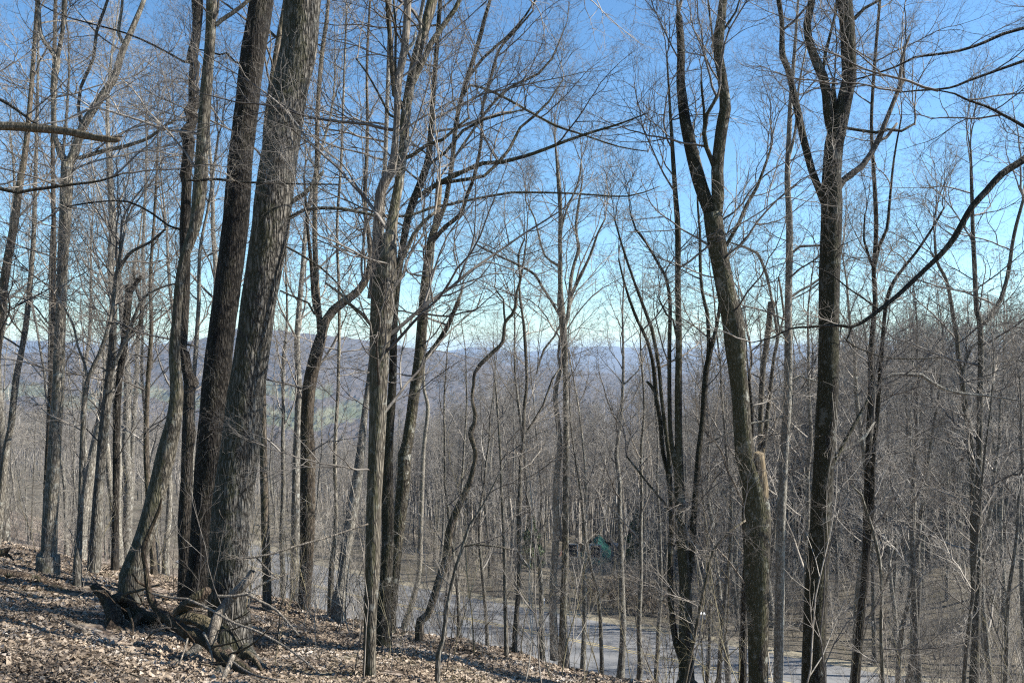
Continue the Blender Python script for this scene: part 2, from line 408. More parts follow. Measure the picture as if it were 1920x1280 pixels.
def build_traced():
    t = traced
    # --- the big pair
    t('oak_tree', 'massive grey tree with deeply furrowed bark, the thickest trunk, leaning right beside a dark trunk',
      [(428, 1212, 74), (425, 1150, 67), (430, 1050, 68), (436, 950, 69), (445, 880, 70), (453, 830, 70), (462, 730, 66), (476, 630, 63), (490, 530, 63), (505, 430, 66), (517, 340, 67), (527, 270, 65), (543, 170, 67), (560, 100, 67), (568, 0, 64), (585, -120, 60), (600, -260, 52), (612, -420, 40)],
      limbs=[{'p': [(544, 380, 10), (571, 363, 9), (591, 343, 8), (603, 326, 7), (607, 320, 4)], 'bare': 1, 'n': 'branch_stub'},
             {'p': [(535, 413, 8), (571, 393, 7), (638, 391, 6.5), (700, 403, 6), (768, 405, 5.5), (808, 390, 5.5), (858, 380, 5), (882, 375, 5), (959, 361, 4.5), (1009, 361, 4), (1077, 363, 3.6), (1177, 368, 3), (1238, 349, 2)], 'd': -0.1},
             {'p': [(532, 460, 4), (560, 475, 4), (600, 500, 3.6), (632, 530, 3), (660, 575, 2.5), (690, 612, 2)], 'd': -0.2},
             [(600, -200, 30), (660, -330, 22), (700, -480, 15)], [(590, -150, 26), (540, -300, 20), (500, -450, 12)]],
      extra=[[(404, 1170, 30), (388, 1200, 26), (362, 1222, 20), (335, 1238, 12), (315, 1246, 6)], [(440, 1175, 30), (455, 1212, 26), (478, 1238, 18), (500, 1256, 9)], [(424, 1190, 34), (422, 1225, 30), (410, 1256, 18), (400, 1275, 9)]],
      bark_m=B_OAK, sides=128, furrow=0.009, kf=54, step=0.035, sprays=5, top=3, lo=0.8, seed=1, flare=1.25, drift=0.05, slen=(1.5, 3))
    t('oak_tree', 'very dark thick trunk close against the left side of the massive furrowed tree',
      [(374, 1142, 50), (377, 1050, 44), (383, 950, 44), (392, 850, 47), (404, 730, 50), (414, 630, 48), (428, 530, 47), (441, 430, 46), (452, 300, 43), (463, 200, 43), (475, 100, 44), (490, 0, 42), (505, -120, 38), (515, -300, 28)],
      limbs=[{'p': [(462, 124, 5), (440, 116, 4), (425, 100, 4), (412, 103, 3.5), (385, 95, 3), (362, 92, 2)]}, [(508, -150, 22), (470, -280, 16), (440, -420, 10)]],
      bark_m=B_DARK, sides=96, furrow=0.009, kf=44, step=0.045, sprays=4, top=3, lo=0.8, seed=2, flare=1.2, drift=0.05)
    # --- knobby stem and its leaning companion
    t('knobby_tree', 'upright dark trunk with rounded knobs along it, just left of the thick dark trunk',
      [(349, 1132, 27), (348, 1050, 24), (347, 980, 24), (350, 900, 22), (352, 846, 22), (355, 812, 26), (353, 790, 20), (354, 735, 20), (359, 718, 27), (352, 700, 19), (345, 664, 20), (338, 655, 23), (343, 635, 16), (346, 560, 17), (347, 495, 19), (346, 430, 19), (350, 345, 18), (348, 330, 21), (352, 300, 19), (354, 262, 22), (348, 250, 25), (358, 235, 18), (361, 222, 21), (357, 210, 24), (364, 195, 19), (363, 150, 18), (366, 120, 18), (360, 112, 21), (369, 60, 16), (371, 20, 20), (370, -5, 22), (377, -120, 16), (385, -260, 12)],
      limbs=[{'p': [(360, 118, 5), (345, 116, 4.6), (336, 111, 4), (292, 87, 3.6), (235, 62, 3.2), (168, 44, 2.8), (111, 27, 2.5), (64, 0, 2.2), (20, -30, 2)], 'd': -0.25},
             {'p': [(342, 432, 4), (316, 423, 4), (285, 400, 3.8), (240, 378, 3.4), (188, 378, 3), (139, 385, 3), (100, 392, 2)], 'd': -0.2}],
      bark_m=B_DARK, sprays=7, seed=3, slen=(1.2, 2.4), drift=0.05)
    t('leaning_tree', 'pale ridged trunk that leans right from its base, bends and rises behind the knobby trunk',
      [(246, 1122, 40), (255, 1050, 36), (273, 1000, 34), (300, 900, 33), (313, 845, 33), (325, 790, 27), (331, 735, 23), (327, 660, 20), (331, 600, 17), (335, 540, 16), (346, 480, 17), (364, 430, 20), (374, 360, 24), (379, 300, 23), (384, 200, 22), (393, 100, 19), (396, 30, 19), (398, -40, 18), (405, -160, 14), (410, -300, 10)],
      limbs=[{'p': [(404, 48, 9), (415, 38, 8.5), (435, 25, 8), (455, 10, 7.5), (472, -5, 7), (500, -40, 5)], 'm': B_PALE, 'd': 0.4}],
      bark_m=B_MID, sides=28, furrow=0.006, kf=22, sprays=8, seed=4, lo=0.5, drift=0.1, Y=11.6)
    # --- left group
    t('forked_tree', 'grey tree at far left that forks wide into two limbs behind the broken hanging limb',
      [(90, 1075, 36), (91, 1040, 29), (96, 950, 26), (103, 840, 22), (109, 730, 20), (112, 630, 19), (116, 530, 18), (121, 430, 19), (125, 360, 20), (126, 325, 19), (128, 305, 20)],
      limbs=[[(124, 305, 14), (112, 285, 12), (104, 262, 9), (100, 200, 9), (102, 140, 12), (107, 112, 11), (90, 88, 8), (76, 62, 7), (72, 0, 6), (66, -80, 4)],
             [(107, 112, 8), (117, 60, 8), (121, 0, 8), (124, -80, 6)],
             [(130, 305, 16), (140, 285, 17), (155, 240, 15), (185, 190, 14), (215, 145, 13), (225, 110, 12), (236, 82, 11), (252, 45, 10), (270, 0, 8), (290, -60, 6)],
             [(153, 240, 6), (147, 200, 6), (151, 165, 6), (175, 110, 6), (181, 60, 6), (202, 0, 5), (215, -60, 3)],
             [(134, 292, 8), (150, 296, 8), (165, 292, 8), (190, 284, 8), (235, 274, 7), (280, 258, 6), (305, 238, 5), (330, 225, 4)],
             [(233, 85, 6), (222, 62, 6), (228, 20, 5), (232, -40, 4)]],
      sprays=12, seed=5, lo=0.6, slen=(1.5, 3.4))
    t('slender_tree', 'slim upright stem growing directly behind the forked tree at far left',
      [(86, 1052, 12), (90, 850, 10), (97, 700, 9), (100, 560, 9), (101, 430, 8), (99, 300, 7), (101, 150, 7), (104, 0, 6), (106, -90, 4)], Y=17.5, bark_m=B_BROWN, sprays=10, seed=6)
    t('leaning_tree', 'bare trunk cut by the left picture edge, leaning right as it rises',
      [(-35, 1045, 17), (-20, 800, 17), (0, 590, 16), (12, 500, 15), (25, 430, 14), (36, 350, 12), (48, 280, 10), (60, 150, 8), (70, 0, 6), (76, -90, 4)], Y=15, sprays=12, seed=7, bark_m=B_BROWN)
    t('leaning_tree', 'thin grey trunk leaning right between the left picture edge and the forked tree',
      [(-6, 1030, 13), (10, 850, 12), (20, 800, 11), (30, 709, 11), (39, 665, 10), (50, 598, 10), (62, 464, 8), (66, 350, 7), (70, 200, 5), (72, 60, 4)], Y=18, sprays=12, seed=8)
    t('slender_tree', 'smooth grey stem that bends right and forks halfway up, right of the forked tree',
      [(145, 1098, 14), (150, 985, 10), (154, 850, 9), (158, 760, 9), (165, 709, 8), (178, 680, 8), (186, 665, 8), (202, 618, 7), (212, 574, 6), (217, 520, 5), (230, 450, 4)],
      limbs=[[(165, 709, 5), (158, 680, 4.5), (146, 650, 4), (138, 610, 4), (120, 575, 3.5), (100, 540, 3)]], sprays=9, seed=9, slen=(1, 2))
    t('snag_tree', 'stout pale trunk with a broken top in the left group',
      [(176, 1072, 21), (183, 950, 18), (191, 850, 18), (201, 749, 17), (210, 665, 14), (212, 598, 12), (215, 550, 11), (219, 512, 9), (222, 500, 6)],
      limbs=[[(216, 530, 7), (232, 490, 7), (250, 470, 6), (280, 455, 5), (310, 430, 4)], [(206, 700, 7), (235, 640, 7), (250, 600, 6), (268, 560, 5), (300, 540, 4), (335, 530, 3)]], sprays=9, seed=10, bark_m=B_BG)
    t('gnarled_tree', 'dark crooked tree with a split jagged top in the left group',
      [(215, 1055, 14), (217, 950, 12), (218, 850, 12), (220, 766, 12), (225, 699, 12), (233, 650, 13), (237, 600, 13), (242, 550, 13), (240, 535, 11)],
      limbs=[{'p': [(242, 550, 10), (252, 537, 9), (259, 525, 9), (265, 518, 6)], 'bare': 1}, [(235, 640, 9), (250, 618, 8), (262, 610, 8), (266, 590, 7), (262, 560, 6), (255, 540, 5), (250, 500, 4)]], sprays=6, seed=11, bark_m=B_DARK, Y=16.5, snag=True)
    t('slender_tree', 'slim dark trunk just right of the crooked tree with the jagged top',
      [(236, 1060, 15), (240, 980, 13), (246, 917, 11), (248, 833, 9), (255, 732, 8), (259, 631, 8), (270, 560, 7), (268, 480, 6), (272, 380, 5), (276, 250, 4)], sprays=12, seed=12)
    t('slender_tree', 'slim tree with branches low on its stem, left of the pale leaning trunk',
      [(288, 1052, 12), (280, 950, 11), (274, 850, 10), (275, 766, 9), (278, 700, 8), (284, 620, 7), (282, 520, 6), (290, 400, 5), (296, 280, 4)], sprays=14, seed=13, Y=17, bark_m=B_BROWN)
    t('slender_tree', 'thin lit stem seen just right of the knobby trunk',
      [(350, 1110, 11), (358, 900, 10), (362, 760, 8), (364, 700, 8), (369, 631, 8), (373, 564, 7), (375, 470, 6), (392, 380, 5), (410, 250, 4)], Y=15, sprays=9, seed=14, bark_m=B_PALE)
    t('slender_tree', 'thin trunk showing between the tops of the two thickest trunks',
      [(500, 1090, 16), (492, 700, 13), (496, 300, 11), (507, 175, 11), (515, 118, 10), (524, 67, 11), (534, 10, 9), (545, -80, 8), (552, -200, 6)],
      limbs=[[(518, 70, 5), (505, 58, 4.5), (498, 53, 4)]], Y=14, sprays=5, lo=0.6, seed=15, bark_m=B_BROWN)
    # --- centre left
    t('forked_tree', 'smooth brown curved trunk that forks, its right limb arching toward the central tree',
      [(571, 1143, 22), (575, 1060, 25), (577, 950, 27), (577, 850, 27), (575, 800, 24), (579, 730, 25), (586, 690, 25), (595, 655, 23), (603, 628, 20)],
      limbs=[[(602, 632, 14), (599, 600, 12), (596, 564, 10), (592, 500, 10), (590, 430, 9), (591, 360, 9), (594, 302, 9), (596, 200, 8), (604, 100, 8), (613, 34, 7), (620, -60, 6)],
             [(599, 600, 9), (589, 565, 8), (584, 500, 7), (578, 440, 6), (575, 400, 5), (570, 330, 4)],
             [(604, 630, 17), (612, 600, 17), (625, 582, 17), (650, 562, 16), (672, 545, 15), (690, 515, 14), (695, 480, 10), (690, 430, 8), (684, 390, 8), (687, 300, 7), (689, 235, 6), (688, 120, 5), (694, 0, 4)],
             [(640, 570, 7), (660, 552, 7), (682, 528, 6)],
             {'p': [(590, 590, 4), (578, 568, 4), (560, 560, 3.5), (525, 545, 3)], 'bare': 1}],
      sprays=12, seed=16, bark_m=B_BROWN, lo=0.6, sides=22)
    t('slender_tree', 'broad pale trunk leaning right and passing behind the central tree',
      [(634, 1162, 26), (640, 1100, 22), (645, 1051, 20), (661, 951, 20), (672, 884, 18), (678, 833, 15), (685, 766, 12), (692, 720, 12), (705, 600, 10), (715, 450, 9), (724, 250, 8), (730, 60, 6), (734, -60, 4)], sprays=10, seed=17, bark_m=B_PALE, lo=0.5)
    t('slender_tree', 'dark slim stem immediately left of the broad pale leaning trunk',
      [(620, 1150, 11), (622, 1060, 10), (630, 980, 8), (628, 850, 7), (634, 720, 6), (636, 560, 6), (632, 430, 5), (640, 300, 5), (645, 150, 4), (650, 20, 3)], sprays=14, seed=18, Y=15, slen=(1, 2.4))
    # --- central tree group
    t('central_tree', 'tall central tree whose trunk splits into many upright pale and dark limbs',
      [(692, 1345, 26), (693, 1280, 24), (694, 1180, 23), (698, 1050, 26), (701, 950, 28), (705, 850, 31), (707, 790, 33), (709, 730, 34), (712, 640, 38), (716, 570, 44), (720, 530, 44), (727, 490, 34), (731, 440, 25)],
      limbs=[{'p': [(700, 560, 22), (704, 520, 20), (706, 470, 17), (709, 400, 17), (712, 365, 18), (722, 340, 20), (733, 322, 18), (739, 290, 15), (742, 250, 12), (744, 218, 13), (747, 151, 14), (757, 100, 14), (763, 40, 14), (764, 0, 14), (768, -90, 11)], 'm': B_DEAD, 'd': -0.1},
             [(731, 450, 24), (738, 400, 19), (748, 345, 17), (753, 310, 17), (757, 269, 17), (760, 220, 18), (768, 168, 17), (782, 105, 18), (796, 55, 18), (806, 20, 20), (818, -30, 18), (835, -120, 12)],
             [(757, 205, 10), (749, 190, 9), (739, 178, 9), (735, 134, 9), (732, 80, 9), (728, 34, 9), (724, -40, 7)],
             {'p': [(762, 190, 8), (770, 168, 8), (778, 120, 7), (788, 60, 7), (788, 34, 7), (794, 0, 7), (800, -60, 6)], 'm': B_PALE},
             {'p': [(752, 120, 6), (764, 95, 6), (776, 78, 6), (780, 60, 5)], 'm': B_PALE, 'bare': 1},
             [(768, 168, 12), (790, 120, 12), (806, 85, 11), (830, 50, 10), (852, 20, 9), (880, -40, 7)],
             [(744, 170, 5), (741, 120, 5), (742, 60, 5), (738, 0, 4)],
             [(722, 520, 9), (745, 500, 9), (762, 470, 8), (775, 440, 8), (795, 415, 7), (815, 398, 6)],
             [(753, 300, 8), (775, 290, 8), (800, 272, 7), (830, 262, 6), (860, 236, 5), (880, 220, 4)],
             [(756, 230, 6), (730, 215, 5), (712, 180, 4), (690, 140, 3.5), (668, 110, 3)],
             [(698, 612, 7), (680, 590, 7), (655, 570, 6), (640, 552, 5), (610, 530, 4)]],
      Y=8.9, sprays=22, top=2, seed=19, bark_m=B_MID, lo=0.5, sides=26, slen=(1.6, 3.4))
    t('mossy_tree', 'pale mossy trunk standing close behind the foot of the central tree',
      [(716, 1212, 34), (718, 1150, 27), (722, 1100, 24), (727, 1000, 23), (726, 900, 21), (728, 820, 19), (735, 740, 16), (738, 640, 14), (742, 560, 14), (752, 480, 13), (766, 405, 14), (778, 370, 14), (800, 312, 13), (806, 269, 11), (811, 200, 9), (818, 100, 9), (824, 20, 8), (830, -70, 6)],
      limbs=[[(784, 368, 9), (820, 345, 9), (850, 330, 9), (876, 318, 8), (905, 306, 8), (940, 304, 8), (1000, 288, 7), (1060, 265, 6), (1110, 248, 5), (1160, 233, 4), (1215, 212, 2)],
             [(820, 345, 7), (850, 340, 7), (885, 335, 7), (908, 330, 6), (935, 305, 6), (955, 280, 6), (975, 240, 5), (1005, 215, 5), (1030, 190, 4), (1055, 150, 3)],
             [(800, 312, 6), (836, 285, 6), (868, 245, 6), (905, 225, 5), (940, 215, 4), (985, 205, 3)]],
      bark_m=B_MOSS, sprays=16, seed=20, lo=0.55, slen=(1.5, 3.2))
    t('crooked_tree', 'leaning mottled trunk right of the central tree with a broken stub and a side branch',
      [(729, 1188, 27), (732, 1140, 24), (745, 1018, 22), (757, 900, 25), (759, 850, 24), (764, 830, 22), (771, 780, 21), (778, 730, 21), (786, 680, 22), (789, 630, 19), (794, 560, 16), (800, 500, 15), (808, 450, 14), (818, 420, 14)],
      limbs=[[(786, 684, 11), (800, 668, 10), (808, 660, 10), (828, 632, 10), (840, 610, 9), (848, 591, 8), (858, 568, 8), (865, 549, 4)],
             {'p': [(818, 420, 13), (820, 390, 12), (822, 360, 12), (823, 338, 12), (824, 334, 8)], 'm': B_BARE, 'bare': 1, 'n': 'broken_stub'},
             [(819, 425, 9), (834, 385, 9), (840, 355, 9), (848, 302, 9), (855, 235, 9), (865, 185, 8), (875, 151, 9), (889, 107, 8), (903, 60, 8), (909, 34, 7), (919, 0, 6), (930, -60, 4)],
             [(806, 460, 8), (835, 425, 8), (862, 403, 8), (877, 363, 7), (889, 332, 7), (902, 269, 6), (905, 200, 6), (919, 151, 6), (936, 94, 5), (965, 60, 4), (1000, 20, 3)],
             [(865, 185, 5), (880, 160, 5), (930, 175, 5), (985, 205, 5), (1040, 235, 5), (1085, 250, 4), (1160, 275, 3), (1215, 284, 2)],
             [(875, 151, 6), (905, 110, 6), (950, 70, 5), (985, 30, 4), (1010, -10, 3)],
             [(848, 302, 5), (880, 255, 5), (915, 205, 5), (955, 165, 5), (1010, 138, 5), (1035, 110, 4), (1050, 75, 3), (1062, 45, 2)]],
      bark_m=B_MOSS, sprays=19, seed=21, lo=0.6, sides=22, slen=(1.4, 3.0))
    t('slender_tree', 'thin stem leaning right at its base beside the near edge of the road',
      [(757, 1180, 12), (776, 1119, 11), (786, 1068, 10), (789, 984, 9), (794, 850, 8), (802, 766, 7), (794, 715, 6), (800, 600, 5), (812, 480, 4), (820, 360, 3)], sprays=12, seed=22, slen=(0.8, 2))
    t('twisting_tree', 'thin brown wriggling trunk with S bends leaning right then turning up, alone against the sky',
      [(786, 1205, 15), (802, 1152, 14), (824, 1085, 15), (836, 1051, 16), (843, 994, 15), (853, 965, 14), (866, 934, 12), (880, 905, 11), (889, 870, 9), (891, 845, 9), (882, 812, 10), (890, 793, 9), (891, 775, 8), (885, 749, 6), (888, 720, 6), (890, 699, 6), (900, 684, 8), (912, 672, 8), (930, 655, 7), (943, 640, 7), (947, 605, 6), (960, 590, 6), (967, 575, 6), (969, 547, 5), (976, 524, 5), (972, 480, 4), (984, 447, 3)],
      limbs=[{'p': [(947, 603, 4), (945, 585, 4), (944, 561, 3.5), (932, 547, 3), (927, 535, 2)], 'd': 0.2}],
      bark_m=B_BROWN, sprays=6, seed=23, lo=0.85, slen=(0.7, 1.4), top=2, step=0.08)
    t('slender_tree', 'thin straight sapling trunk between the wriggling trunk and the twin central stems',
      [(965, 1222, 9), (970, 1130, 9), (973, 1085, 8), (973, 984, 8), (977, 850, 7), (981, 833, 7), (983, 766, 7), (988, 716, 6), (984, 632, 6), (981, 598, 5), (974, 540, 4), (985, 470, 3), (990, 400, 2)], sprays=16, seed=24, slen=(0.8, 2.2),
      limbs=[[(1000, 0, 0)][:0] or [(983, 815, 4), (1000, 790, 4), (1018, 760, 4), (1036, 710, 4), (1050, 690, 3)]])
    t('slender_tree', 'very thin dark sapling stem just right of the wriggling trunk',
      [(949, 1232, 8), (947, 1120, 7), (945, 1018, 6), (941, 930, 5), (938, 850, 4.5), (933, 770, 4), (929, 716, 3)], sprays=9, seed=25, slen=(0.7, 1.6), top=1)
    t('twin_tree', 'twin smooth stemmed tree on the bank, two trunks crossing as they rise',
      [(1057, 1252, 19), (1056, 1200, 16), (1057, 1135, 14), (1060, 1050, 13), (1061, 951, 12), (1062, 850, 12), (1061, 760, 11), (1060, 700, 11), (1058, 632, 12), (1054, 590, 12), (1051, 540, 9), (1051, 497, 8), (1050, 450, 8), (1051, 400, 8), (1048, 345, 8), (1044, 300, 5), (1040, 250, 3)],
      limbs=[{'p': [(1040, 1235, 18), (1037, 1150, 15), (1037, 1102, 14), (1041, 1030, 13), (1044, 984, 13), (1042, 920, 12), (1046, 870, 12), (1050, 840, 11), (1046, 793, 10), (1041, 749, 10), (1044, 720, 9), (1051, 695, 8)], 'n': 'trunk', 'm': B_PALE, 'd': 0.0},
             [(1058, 612, 9), (1065, 590, 8), (1068, 560, 8), (1071, 520, 7), (1078, 490, 6), (1085, 465, 6), (1080, 430, 5), (1084, 390, 5), (1092, 340, 3)],
             [(1068, 560, 6), (1085, 525, 6), (1103, 487, 5), (1112, 465, 5), (1120, 440, 4), (1135, 410, 3)],
             [(1050, 592, 6), (1036, 568, 5), (1015, 535, 5), (1003, 515, 5), (975, 498, 5), (940, 482, 4), (905, 465, 4), (893, 458, 3)],
             [(1052, 605, 4), (1040, 630, 4), (1020, 655, 4), (1006, 700, 3)],
             [(1050, 500, 5), (1022, 480, 4), (1010, 440, 4), (1003, 410, 3), (985, 375, 2.5)],
             [(1052, 430, 5), (1062, 395, 4), (1085, 340, 4), (1090, 300, 3)]],
      bark_m=B_GREY, sprays=22, seed=26, lo=0.5, slen=(0.9, 2.4), flare=1.2)
    # --- right centre cluster
    t('many_stemmed_tree', 'clump of dark stems fanning out from one base like a vase, beside the road',
      [(1288, 1330, 38), (1287, 1280, 30), (1286, 1200, 26), (1284, 1085, 22), (1279, 1020, 22), (1276, 984, 21), (1272, 850, 17), (1273, 833, 14), (1272, 740, 13), (1273, 632, 12), (1271, 530, 11), (1271, 430, 11), (1266, 360, 9), (1262, 300, 8), (1256, 200, 5), (1250, 100, 3)],
      limbs=[[(1280, 1240, 13), (1268, 1205, 12), (1260, 1152, 11), (1257, 1100, 11), (1257, 1035, 10), (1259, 951, 10), (1252, 884, 9), (1243, 850, 8), (1238, 790, 8), (1231, 749, 8), (1226, 692, 7), (1214, 640, 6), (1195, 600, 6), (1180, 560, 5), (1168, 520, 4), (1160, 485, 3)],
             [(1259, 951, 8), (1254, 850, 8), (1247, 800, 7), (1240, 740, 7), (1236, 690, 7), (1222, 615, 7), (1205, 570, 6), (1190, 530, 5), (1175, 487, 5), (1165, 455, 4), (1152, 410, 3)],
             [(1272, 900, 9), (1262, 850, 9), (1256, 790, 8), (1255, 665, 8), (1256, 564, 7), (1246, 514, 6), (1232, 490, 5), (1212, 455, 5), (1192, 430, 4), (1182, 400, 3)],
             [(1290, 1090, 14), (1297, 1030, 12), (1299, 990, 12), (1305, 917, 11), (1310, 850, 11), (1317, 790, 10), (1321, 730, 11), (1325, 690, 11), (1333, 655, 9), (1342, 620, 7), (1348, 585, 6), (1352, 540, 4)],
             [(1326, 690, 7), (1329, 640, 7), (1327, 591, 7), (1317, 548, 6), (1313, 497, 6), (1312, 430, 5), (1308, 380, 4), (1310, 310, 3)],
             [(1240, 1060, 0)][:0] or [(1257, 960, 5), (1248, 945, 5), (1235, 930, 4.5), (1210, 900, 4), (1195, 880, 4), (1175, 855, 3)],
             {'p': [(1228, 735, 6), (1220, 722, 6), (1213, 715, 5)], 'bare': 1, 'n': 'branch_stub'},
             [(1271, 640, 5), (1262, 600, 4), (1250, 590, 4), (1235, 560, 3)]],
      Y=10.8, bark_m=B_MOSS, sprays=24, seed=27, lo=0.6, slen=(0.9, 2.4), sides=20)
    t('mossy_tree', 'large dark mossy tree with a bent trunk and a pale split stub at its side',
      [(1424, 1345, 40), (1423, 1280, 37), (1421, 1180, 38), (1419, 1080, 44), (1419, 1000, 48), (1418, 950, 46), (1408, 900, 42), (1398, 860, 38), (1393, 820, 34), (1387, 740, 33), (1382, 690, 34), (1379, 650, 38), (1377, 620, 40), (1371, 590, 37), (1364, 560, 35), (1357, 525, 34), (1347, 470, 33), (1341, 430, 34), (1337, 400, 34)],
      limbs=[[(1334, 405, 26), (1322, 372, 25), (1311, 340, 25), (1300, 300, 24), (1291, 260, 22), (1284, 225, 20), (1279, 180, 18), (1276, 150, 16), (1277, 100, 15), (1275, 60, 14), (1273, 32, 13), (1272, 25, 8)],
             [(1341, 405, 25), (1346, 370, 24), (1345, 320, 23), (1349, 270, 22), (1355, 230, 22), (1360, 205, 21), (1357, 165, 18), (1352, 130, 17), (1347, 105, 17), (1349, 60, 19), (1353, 30, 16), (1356, 0, 15), (1362, -80, 13), (1366, -200, 10)],
             [(1343, 325, 9), (1334, 300, 9), (1324, 275, 9), (1320, 250, 9), (1325, 215, 8), (1337, 195, 7), (1345, 180, 7)],
             [(1321, 240, 6), (1320, 205, 5), (1316, 170, 5), (1315, 148, 3)],
             [(1346, 108, 6), (1338, 95, 5), (1335, 60, 4), (1330, 20, 4), (1325, -20, 3)],
             [(1353, 62, 5), (1365, 45, 5), (1380, 22, 4), (1390, -10, 3)],
             {'p': [(1420, 975, 30), (1426, 945, 28), (1428, 915, 26), (1425, 885, 24), (1423, 862, 22), (1422, 850, 21), (1422, 848, 15)], 'm': B_BARE, 'bare': 1, 'n': 'split_stub', 'd': -0.3},
             {'p': [(1416, 880, 8), (1415, 858, 6), (1414, 842, 2)], 'm': B_BARE, 'bare': 1, 'n': 'splinter', 'd': -0.3}, {'p': [(1430, 875, 8), (1431, 855, 6), (1432, 840, 2)], 'm': B_BARE, 'bare': 1, 'n': 'splinter', 'd': -0.3},
             [(1350, 480, 7), (1365, 455, 7), (1385, 420, 7), (1400, 385, 7), (1420, 350, 6), (1435, 310, 5), (1445, 280, 4)],
             {'p': [(1398, 860, 5), (1415, 800, 0)][:0] or [(1430, 1000, 5), (1438, 985, 5), (1446, 975, 4)], 'bare': 1, 'n': 'branch_stub'}],
      Y=10.6, bark_m=B_MOSS, sprays=14, seed=28, lo=0.8, sides=30, slen=(1.0, 2.4))
    t('slender_tree', 'short dark trunk standing just left of the foot of the large bent mossy tree',
      [(1394, 1340, 15), (1392, 1280, 15), (1394, 1180, 14), (1397, 1100, 13), (1400, 1040, 12), (1396, 950, 9), (1404, 880, 8), (1410, 800, 7), (1404, 700, 5)], Y=13, sprays=8, seed=29, bark_m=B_DARK)
    t('slender_tree', 'pair of thin grey stems, one a snapped snag, rising behind the split stub',
      [(1428, 1290, 14), (1426, 1100, 11), (1424, 950, 10), (1425, 833, 9), (1428, 732, 10), (1432, 680, 10), (1437, 648, 11), (1443, 598, 11), (1445, 566, 10)],
      limbs=[[(1427, 900, 8), (1434, 830, 8), (1441, 760, 8), (1446, 715, 7), (1452, 665, 6), (1458, 632, 6), (1450, 580, 5), (1442, 535, 5), (1432, 500, 5), (1419, 474, 5), (1400, 465, 4), (1370, 455, 3)],
             [(1458, 632, 4), (1470, 590, 4), (1465, 550, 4), (1460, 520, 3)]], Y=14, sprays=10, seed=30, snag=True, bark_m=B_GREY, lo=0.6, slen=(0.8, 1.8))
    t('birch_tree', 'straight slim pale barked tree between the bent mossy tree and the big right trunk',
      [(1459, 1335, 19), (1459, 1280, 18), (1462, 1140, 17), (1464, 1000, 17), (1470, 850, 16), (1476, 760, 15), (1478, 665, 14), (1478, 564, 13), (1480, 480, 13), (1480, 403, 12), (1476, 336, 10), (1479, 269, 9), (1482, 200, 8), (1488, 120, 7), (1494, 40, 5), (1500, -50, 4)],
      limbs=[[(1479, 560, 5), (1500, 545, 5), (1520, 535, 5), (1540, 520, 4), (1555, 505, 3)], [(1478, 640, 4), (1460, 610, 4), (1455, 570, 3)], [(1478, 480, 5), (1500, 462, 5), (1540, 460, 4), (1580, 462, 3)],
             [(1472, 720, 5), (1500, 705, 5), (1520, 712, 4), (1545, 718, 3)], [(1479, 300, 5), (1492, 240, 5), (1498, 160, 4), (1512, 90, 3)], [(1471, 780, 5), (1440, 788, 4), (1400, 795, 4), (1330, 830, 3)]],
      Y=12.4, bark_m=B_PALE, sprays=22, seed=31, slen=(1, 2.4))
    t('big_tree', 'large straight dark trunk at right that divides into three heavy limbs near the top',
      [(1526, 1345, 48), (1526, 1280, 43), (1527, 1180, 42), (1530, 1090, 41), (1537, 1000, 38), (1541, 920, 36), (1545, 850, 36), (1548, 800, 37), (1553, 730, 38), (1554, 640, 37), (1556, 530, 38), (1558, 450, 37), (1560, 380, 37), (1560, 330, 33), (1564, 270, 33), (1570, 240, 33), (1577, 215, 29), (1584, 185, 27), (1592, 150, 26), (1591, 100, 27), (1588, 50, 27), (1583, 0, 26), (1578, -80, 24), (1580, -200, 20)],
      limbs=[[(1566, 258, 20), (1557, 235, 18), (1553, 210, 18), (1550, 175, 17), (1543, 145, 17), (1532, 120, 17), (1522, 95, 15), (1515, 70, 14), (1513, 45, 14), (1519, 15, 13), (1523, -10, 12), (1530, -90, 10)],
             [(1556, 400, 16), (1545, 378, 14), (1534, 350, 13), (1522, 319, 13), (1514, 290, 13), (1507, 262, 13), (1495, 205, 13), (1486, 165, 12), (1477, 130, 11), (1467, 105, 12), (1466, 75, 10), (1466, 40, 9), (1460, 0, 9), (1452, -70, 7)],
             {'p': [(1572, 352, 13), (1581, 338, 12), (1598, 325, 12), (1616, 312, 11), (1632, 290, 10), (1646, 265, 10), (1658, 235, 9), (1668, 210, 8), (1680, 180, 8), (1688, 160, 8), (1697, 148, 5)], 'm': B_DEAD, 'd': 0.3},
             {'p': [(1687, 158, 6), (1689, 130, 6), (1691, 111, 5), (1697, 90, 5), (1706, 66, 4)], 'm': B_DEAD, 'bare': 1},
             {'p': [(1646, 265, 6), (1662, 258, 6), (1672, 245, 6), (1682, 231, 4)], 'm': B_DEAD, 'bare': 1},
             [(1568, 232, 7), (1590, 241, 6), (1615, 245, 6), (1643, 249, 6), (1665, 243, 5), (1690, 246, 5), (1715, 232, 4)],
             [(1568, 225, 10), (1565, 190, 9), (1562, 165, 8), (1563, 150, 5)],
             [(1602, 35, 8), (1622, 15, 6), (1650, 0, 5), (1670, -20, 4)],
             [(1543, 135, 6), (1548, 100, 6), (1558, 60, 5), (1568, 20, 5), (1570, -30, 4)],
             {'p': [(1556, 880, 9), (1572, 850, 8), (1600, 800, 7), (1630, 745, 5)], 'd': 1.0},
             {'p': [(1560, 852, 5), (1590, 840, 5), (1622, 818, 5), (1640, 790, 4)], 'm': B_PALE, 'd': 1.0}],
      Y=10.8, bark_m=B_MOSS, sprays=10, seed=32, lo=0.8, sides=34, furrow=0.004, kf=30, slen=(1.0, 2.6), drift=0.08)
